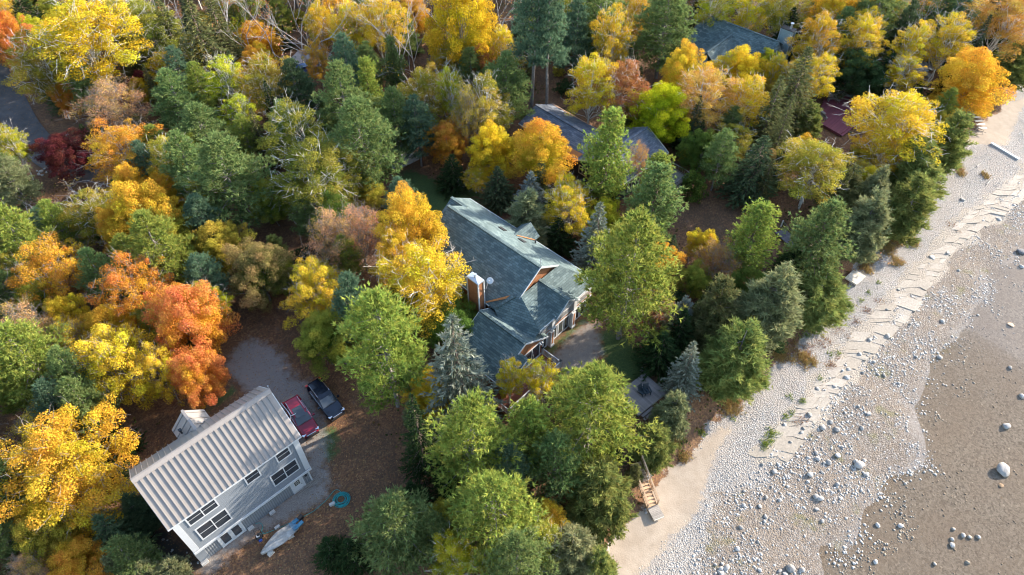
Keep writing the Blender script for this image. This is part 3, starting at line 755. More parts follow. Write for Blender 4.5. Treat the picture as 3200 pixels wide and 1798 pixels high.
def make_broadleaf(seed, H=12.0, D=8.0, base=.22, clusters=80, per=150, cr=(.75, 1.25), leaf=(.20, .32), stems=1, flare=1.0, keep=1.0, twigs=0.0, top=.62):
    r = np.random.default_rng(seed)
    i = np.arange(clusters) + .5
    phi = np.arccos(1 - 1.82 * i / clusters); th = math.pi * (1 + 5 ** .5) * i + r.normal(size=clusters) * .25
    rad = .66 + .42 * r.random(clusters)
    lob = 1 + .20 * np.sin(3 * th + seed) + .15 * np.sin(2 * th - seed * 2 + phi * 3)
    zc = H * (base + (1 - base) * .46); hz = H * (1 - base) * .5
    c = np.stack([np.sin(phi) * np.cos(th) * D / 2 * rad * lob * .86, np.sin(phi) * np.sin(th) * D / 2 * rad * lob * .86, zc + np.cos(phi) * hz * rad * .92], 1)
    c[:, :2] *= (1 - .28 * np.clip((c[:, 2:3] - zc) / hz, 0, 1) ** 2 * flare)
    nin = clusters // 4
    inn = c[r.permutation(clusters)[:nin]].copy(); inn[:, :2] *= .5; inn[:, 2] = zc + (inn[:, 2] - zc) * .55
    c = np.concatenate([c, inn])
    R_ = r.uniform(*cr, len(c))
    P_, N_l, O_ = [], [], []
    cen = np.array([0, 0, zc])
    for k in range(len(c)):
        if r.random() > keep: continue
        n = int(per * (R_[k] / np.mean(cr)) ** 2 * r.uniform(.7, 1.2))
        d = unit(r.normal(size=(n, 3)) + unit(c[k] - cen) * .45 + np.array([0, 0, .35]))
        rr = R_[k] * (0.45 + .6 * r.random(n) ** .6)
        od = unit(c[k] - cen + np.array([0, 0, .6])); p = c[k] + d * rr[:, None] * np.array([1, 1, .72]); p = p + od * (np.clip((p - c[k]) @ od, 0, None) * .55)[:, None]
        P_.append(p); O_.append(np.full(n, r.random())); N_l.append(unit(d * .5 + np.array([0, 0, .55]) + r.normal(size=(n, 3)) * .55))
    p = np.concatenate(P_); nn = np.concatenate(N_l)
    V, Q = leaf_quads(p, nn, r.uniform(*leaf, len(p)), r)
    q = (p - cen) / np.array([D / 2, D / 2, hz])
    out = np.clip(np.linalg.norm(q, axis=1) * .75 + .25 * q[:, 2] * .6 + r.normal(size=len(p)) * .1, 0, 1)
    cm = crown_mesh('crown', V, Q, np.concatenate(O_) * .5 + r.random(len(p)) * .5, out)
    segs = []
    for s in range(stems):
        off = np.array([r.normal() * .35, r.normal() * .35, 0]) * (stems > 1)
        topp = np.array([r.normal() * .5 + off[0] * 2.2, r.normal() * .5 + off[1] * 2.2, H * top * (1.25 if stems > 1 else 1.1)])
        pts = polyline(r, off - np.array([0, 0, .4]), topp, 6, .12)
        limb(segs, pts, .0135 * H / (stems ** .8), .004 * H / stems)
        pick = r.permutation(len(c))[:(34 if stems == 1 else 20)]
        for k in pick:
            t = np.clip((c[k][2] / H - .1) * .75 + r.normal() * .06, .25, .95)
            j = t * 6; a = int(min(j, 5)); st = pts[a] + (pts[a + 1] - pts[a]) * (j - a)
            limb(segs, polyline(r, st, c[k], 4, .14), .0036 * H / stems ** .5, .0010 * H)
    if twigs:
        for _ in range(int(420 * twigs)):
            k = r.integers(len(c)); d = unit(r.normal(size=3) + unit(c[k] - cen) * .9 + np.array([0, 0, .6]))
            a = c[k] + r.normal(size=3) * .35; b = a + d * r.uniform(.7, 1.7)
            segs.append((a, b, .017, .006))
            for _ in range(2):
                m_ = a + (b - a) * r.uniform(.3, .8); segs.append((m_, m_ + unit(d + r.normal(size=3) * .6) * r.uniform(.3, .7), .010, .005))
    return cm, trunk_mesh('trunk', segs), H, D
def tufts(pos, axis, length, width, k, spread, r):
    """needle tufts: k narrow triangles fanning from every pos"""
    n = len(pos)
    d = unit(axis[:, None] + r.normal(size=(n, k, 3)) * spread)
    w = unit(np.cross(d, r.normal(size=(n, k, 3)))) * (width * .5)
    L = (length * r.uniform(.7, 1.2, (n, k)))[..., None]
    b = pos[:, None] - d * L * .15
    V = np.stack([b - w, b + w, b + d * L + w * .2], 2).reshape(-1, 3)
    return V, np.arange(n * k * 3).reshape(-1, 3)
def make_pine(seed, H=16.0, D=9.4, base=.25, whorls=10, plate=.12, clumpy=1.35, nl=.50, width=.105, k=6, irr=.35, dens=1.0, col=0.0):
    r = np.random.default_rng(seed)
    segs = []; tp_ = polyline(r, (0, 0, -.4), (r.normal() * .25, r.normal() * .25, H), 8, .06)
    limb(segs, tp_, .016 * H, .003 * H)
    pos, ax = [], []
    for w in range(whorls):
        t = w / (whorls - 1)
        z = H * (base + (1 - base) * (t ** .9) * .965)
        prof = (1 - t ** 1.25) ** .62 * (.62 + .38 * math.sin(min(1, t * 3 + .3) * math.pi / 2))
        prof = prof * (1 - col) + col * (1 - t ** 3) ** .5 * (.8 + .2 * math.sin(t * 9 + seed))
        nb = r.integers(5, 8)
        a0 = r.random() * 6.28
        for b in range(nb):
            a = a0 + b * 6.283 / nb + r.normal() * .2
            L = max(.45, D / 2 * prof * (1 - irr * r.random() + .12 * r.normal()))
            rise = r.uniform(.02, .22) + .35 * t
            tip = np.array([math.cos(a) * L, math.sin(a) * L, z + L * rise])
            pts = polyline(r, (0, 0, z), tip, 4, .05 * L * .3)
            limb(segs, pts, .0055 * H * (1 - t * .6), .012)
            ncl = max(2, int(L * 2.6 * dens))
            for c in range(ncl):
                f = .36 + .68 * ((c + r.random()) / ncl)
                lat = (r.random() - .5) * L * .62 * math.sin(min(1, f) * 2.4)
                q = np.array([math.cos(a), math.sin(a), 0]) * L * f + np.array([-math.sin(a), math.cos(a), 0]) * lat
                cpos = np.array([q[0], q[1], z + L * f * rise + .1])
                nt_ = int(9 * clumpy)
                o = r.normal(size=(nt_, 3)) * np.array([.34, .34, plate])
                pos.append(cpos + o)
                ax.append(unit(np.array([q[0], q[1], 0]) / (np.linalg.norm(q) + .1) * .55 + np.array([0, 0, .75]) + o * .9))
    pos = np.concatenate(pos); ax = np.concatenate(ax)
    V, T = tufts(pos, ax, nl, width, k, .55, r)
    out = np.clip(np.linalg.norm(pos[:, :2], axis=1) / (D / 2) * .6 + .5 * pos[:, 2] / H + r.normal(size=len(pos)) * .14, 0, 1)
    cl = np.repeat(r.random(len(pos)), k)
    return crown_mesh('crown', V, T, cl, np.repeat(out, k)), trunk_mesh('trunk', segs), H, D
def make_spruce(seed, H=13.0, D=5.0, levels=34, droop=.25, dens=1.0, nl=.34):
    r = np.random.default_rng(seed)
    segs = []; limb(segs, polyline(r, (0, 0, -.3), (0, 0, H), 5, .03), .014 * H, .012)
    pos, ax = [], []
    for l in range(levels):
        t = l / (levels - 1); z = H * (.05 + .94 * t)
        L0 = D / 2 * (1 - t) ** .85 + .12
        nb = int(5 + 7 * (1 - t)); a0 = r.random() * 6.28
        for b in range(nb):
            a = a0 + b * 6.283 / nb + r.normal() * .15; L = L0 * r.uniform(.72, 1.12)
            m = max(3, int(L * 5.5 * dens)); f = (np.arange(m) + r.random(m)) / m * .85 + .15
            lat = (r.random(m) - .5) * .5 * L * (1.1 - f)
            rr = L * f
            p = np.stack([math.cos(a) * rr - math.sin(a) * lat, math.sin(a) * rr + math.cos(a) * lat, z - droop * rr + .16 * f * f * L + r.normal(size=m) * .04], 1)
            pos.append(p)
            ax.append(unit(np.stack([np.full(m, math.cos(a)), np.full(m, math.sin(a)), np.full(m, .1)], 1) + r.normal(size=(m, 3)) * .25))
            if b % 2 == 0: segs.append((np.array([0, 0, z]), np.array([math.cos(a) * L * .8, math.sin(a) * L * .8, z - droop * L * .75]), .03, .01))
    pos = np.concatenate(pos); ax = np.concatenate(ax)
    V, T = tufts(pos, ax, nl, .11, 5, .45, r)
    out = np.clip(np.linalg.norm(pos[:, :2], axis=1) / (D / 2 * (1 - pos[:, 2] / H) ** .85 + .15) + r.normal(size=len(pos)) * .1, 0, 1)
    return crown_mesh('crown', V, T, np.repeat(r.random(len(pos)), 5), np.repeat(out, 5)), trunk_mesh('trunk', segs), H, D
def make_cedar(seed, H=10.0, D=4.4, n=5200, k=5):
    r = np.random.default_rng(seed)
    sp = [(0.0, 0.0, 1.0, 1.0)] + [(r.normal() * .30, r.normal() * .30, r.uniform(.5, .88), r.uniform(.45, .7)) for _ in range(4)]
    pos, ax, out = [], [], []
    for ox, oy, hh, rr_ in sp:
        nb = int(120 * hh * rr_ ** .6)
        for _ in range(nb):
            t = 1 - r.random() ** .62; th = r.random() * 6.283
            L = D / 2 * rr_ * (1 - t) ** .8 * min(1, .5 + t * 4) * r.uniform(.55, 1.2) + .12
            dv = np.array([math.cos(th), math.sin(th), r.uniform(.35, .9)])
            m = int(10 + 22 * L); f = .3 + .75 * r.random(m) ** .8
            q = np.array([ox * D / 2, oy * D / 2, H * hh * (.03 + .95 * t)]) + dv * (L * f)[:, None] + r.normal(size=(m, 3)) * np.array([.15, .15, .13])
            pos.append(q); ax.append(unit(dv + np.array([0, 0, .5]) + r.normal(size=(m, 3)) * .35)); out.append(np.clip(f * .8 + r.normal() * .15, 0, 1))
    pos = np.concatenate(pos); ax = np.concatenate(ax); out = np.concatenate(out); m = len(pos)
    V, T = tufts(pos, ax, .46, .085, k, .5, r)
    segs = []
    for ox, oy, hh, rr_ in sp: limb(segs, polyline(r, (ox * .4, oy * .4, -.3), (ox * D / 2, oy * D / 2, H * hh * .95), 5, .05), .011 * H * rr_, .01)
    for _ in range(30):
        z = H * r.uniform(.1, .7); a = r.random() * 6.28; L = D / 2 * .9 * (1 - z / H)
        segs.append((np.array([0, 0, z]), np.array([math.cos(a) * L, math.sin(a) * L, z + L * .7]), .03, .012))
    return crown_mesh('crown', V, T, np.repeat(r.random(m), k), np.repeat(out, k)), trunk_mesh('trunk', segs), H, D
def make_bare(seed, H=12.0, D=5.0, leaves=0):
    r = np.random.default_rng(seed); segs = []; tips = []
    def grow(p, d, L, rad, lev):
        pts = [p]
        for _ in range(3):
            d = unit(d + r.normal(size=3) * .13 + np.array([0, 0, .05])); pts.append(pts[-1] + d * L / 3)
        limb(segs, pts, rad, rad * .62)
        if lev == 0:
            tips.append(pts[-1]); return
        for c in range(r.integers(2, 4) + (lev > 2)):
            j = r.uniform(.45, 1.0) if c else 1.0
            q = pts[0] + (pts[-1] - pts[0]) * j
            grow(q, unit(d + r.normal(size=3) * np.array([.62, .62, .3])), L * r.uniform(.55, .75), rad * .55, lev - 1)
    grow(np.array([0, 0, -.3]), np.array([0, 0, 1.]), H * .46, .0095 * H, 4)
    tr = trunk_mesh('trunk', segs)
    tips = np.array(tips)
    m = leaves or 250
    p = tips[r.integers(len(tips), size=m)] + r.normal(size=(m, 3)) * .28
    V, Q = leaf_quads(p, unit(r.normal(size=(m, 3)) + [0, 0, .6]), r.uniform(.14, .24, m), r)
    return crown_mesh('crown', V, Q, r.random(m), np.clip(r.normal(size=m) * .2 + .7, 0, 1)), tr, H, D

PROTO = {
 'maple': [make_broadleaf(s, 11, 8.4, .14, 130, 300, (.42, 1.0), (.09, .19)) for s in (1, 2, 3, 4)],
 'bigmaple': [make_broadleaf(s, 11, 11.5, .14, 210, 260, (.42, 1.0), (.09, .19), twigs=1.0, keep=.92) for s in (5,)],
 'sparse': [make_broadleaf(s, 11, 8.4, .16, 125, 210, (.4, .9), (.09, .18), keep=.84, twigs=.7) for s in (11, 12)],
 'half': [make_broadleaf(s, 11, 8.0, .2, 95, 110, (.45, 1.0), (.09, .18), keep=.88, twigs=1.6) for s in (21, 22)],
 'birch': [make_broadleaf(s, 14, 6.6, .30, 115, 185, (.36, .8), (.08, .17), stems=2, keep=.93, twigs=.5, top=.7) for s in (31, 32, 33)],
 'aspen': [make_broadleaf(s, 15, 5.0, .30, 88, 150, (.33, .7), (.09, .18), stems=1, keep=.9, twigs=.5, top=.8) for s in (41, 42)],
 'pine': [make_pine(s) for s in (51, 52, 53, 54)],
 'tallpine': [make_pine(s, 21, 8.0, .45, 11, irr=.5) for s in (55, 56)],
 'redpine': [make_pine(s, 15, 6.8, .14, 16, plate=.26, clumpy=1.2, nl=.42, width=.12, k=7, irr=.5, dens=.8, col=.8) for s in (61, 62)],
 'spruce': [make_spruce(s) for s in (71, 72)],
 'fir': [make_spruce(s, 8, 5.2, 26, .12, 1.2, .36) for s in (75,)],
 'cedar': [make_cedar(s) for s in (81, 82, 83)],
 'bare': [make_bare(s) for s in (91, 92, 93)],
 'shrub': [make_broadleaf(s, 2.6, 3.2, .02, 34, 90, (.32, .6), (.13, .22)) for s in (95, 96)],
}
CENT = dict(bigmaple=.63, maple=.63, sparse=.63, half=.63, birch=.67, aspen=.66, pine=.62, tallpine=.7, redpine=.6, spruce=.58, fir=.5, cedar=.58, bare=.62, shrub=.5)
KNAME = dict(bigmaple='maple_tree', maple='maple_tree', sparse='maple_tree', half='maple_tree', birch='birch_tree', aspen='aspen_tree', pine='pine_tree', tallpine='pine_tree', redpine='pine_tree', spruce='spruce_tree', fir='fir_tree', cedar='cedar_tree', bare='bare_tree', shrub='shrub')
KRATIO = dict(bigmaple=1.0, maple=1.28, sparse=1.25, half=1.25, birch=1.75, aspen=2.3, pine=1.65, tallpine=2.6, redpine=2.0, spruce=2.5, fir=1.5, cedar=2.2, bare=2.3, shrub=.85)
def bark(name, a, b_, sc=9):
    m, nt, b = new_mat(name)
    co = coord(nt); mp = N(nt, 'ShaderNodeMapping'); mp.inputs['Scale'].default_value = (1, 1, .35); nt.links.new(co, mp.inputs[0])
    nt.links.new(ramp(nt, noise(nt, sc, 4, mp.outputs[0]), [(0.35, a), (0.6, b_)]), b.inputs['Base Color']); b.inputs['Roughness'].default_value = .9
    return m
BARK = dict(white=bark('white_birch_bark', (0.30, 0.27, 0.24), (0.68, 0.64, 0.58), 4), grey=bark('grey_bark', (0.13, 0.11, 0.10), (0.26, 0.23, 0.21)), brown=bark('brown_bark', (0.09, 0.06, 0.045), (0.19, 0.14, 0.11)), pale=bark('pale_grey_bark', (0.28, 0.25, 0.23), (0.50, 0.46, 0.43)))
KBARK = dict(bigmaple='grey', maple='grey', sparse='grey', half='grey', birch='white', aspen='white', pine='grey', tallpine='grey', redpine='brown', spruce='brown', fir='brown', cedar='grey', bare='pale', shrub='brown')
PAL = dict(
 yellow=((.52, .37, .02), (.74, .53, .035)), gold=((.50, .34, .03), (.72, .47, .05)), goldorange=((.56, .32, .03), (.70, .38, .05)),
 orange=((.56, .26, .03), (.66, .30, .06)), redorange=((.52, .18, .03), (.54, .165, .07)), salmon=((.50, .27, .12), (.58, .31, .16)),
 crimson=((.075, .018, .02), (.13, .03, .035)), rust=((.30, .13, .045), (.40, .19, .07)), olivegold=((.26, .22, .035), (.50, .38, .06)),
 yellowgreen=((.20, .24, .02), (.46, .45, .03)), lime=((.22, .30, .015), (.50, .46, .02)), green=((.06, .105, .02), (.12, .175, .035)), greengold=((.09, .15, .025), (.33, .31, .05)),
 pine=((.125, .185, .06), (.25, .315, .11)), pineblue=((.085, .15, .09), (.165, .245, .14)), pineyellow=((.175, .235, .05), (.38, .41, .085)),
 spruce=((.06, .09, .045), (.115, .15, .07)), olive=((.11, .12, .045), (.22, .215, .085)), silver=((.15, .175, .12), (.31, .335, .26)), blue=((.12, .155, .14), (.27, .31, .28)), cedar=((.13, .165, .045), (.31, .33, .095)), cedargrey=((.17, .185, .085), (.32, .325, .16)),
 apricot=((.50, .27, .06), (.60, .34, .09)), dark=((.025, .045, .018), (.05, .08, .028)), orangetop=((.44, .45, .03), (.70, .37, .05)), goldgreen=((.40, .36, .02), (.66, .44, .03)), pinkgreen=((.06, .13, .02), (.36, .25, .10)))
PATCH = dict(orangetop=(.68, .52, .04), yellow=(.46, .44, .05), goldorange=(.70, .50, .05), apricot=(.60, .44, .10), yellowgreen=(.58, .5, .05), crimson=(.2, .06, .04), green=(.16, .22, .04), redorange=(.60, .30, .03), salmon=(.46, .34, .06), olivegold=(.2, .22, .03), greengold=(.34, .33, .05), orange=(.6, .36, .03), gold=(.5, .42, .03))
TR = dict(silver=.2, pine=.32, pineblue=.28, pineyellow=.35, spruce=.2, olive=.25, blue=.15, cedar=.3, cedargrey=.3, dark=.15)
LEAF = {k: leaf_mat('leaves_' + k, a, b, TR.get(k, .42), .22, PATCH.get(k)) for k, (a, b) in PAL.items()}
TREES = []       # (x, y, radius)
KCOUNT = {}
HFAC = dict(pine=.88, redpine=.85, spruce=.86, cedar=.86, fir=.9, birch=.94, aspen=.94, maple=.95)
def plant(kind, pal, x, y, h, diam, label, group=None, rz=None, name=None, z=None):
    i = KCOUNT.get(kind, 0); KCOUNT[kind] = i + 1
    cm, tm, H0, D0 = PROTO[kind][i % len(PROTO[kind])]
    z = float(ground_z(x, y)) if z is None else z
    e = empty(name or KNAME[kind], (x, y, z), random.uniform(0, 6.28) if rz is None else rz)
    e.scale = (diam / D0, diam / D0, h / H0)
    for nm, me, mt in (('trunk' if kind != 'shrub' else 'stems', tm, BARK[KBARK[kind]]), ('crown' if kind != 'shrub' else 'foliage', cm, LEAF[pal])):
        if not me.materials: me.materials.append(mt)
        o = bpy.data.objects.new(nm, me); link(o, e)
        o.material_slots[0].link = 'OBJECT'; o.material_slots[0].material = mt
    tag(e, label, 'shrub' if kind == 'shrub' else 'tree', group)
    TREES.append((x, y, diam / 2, h))
    return e
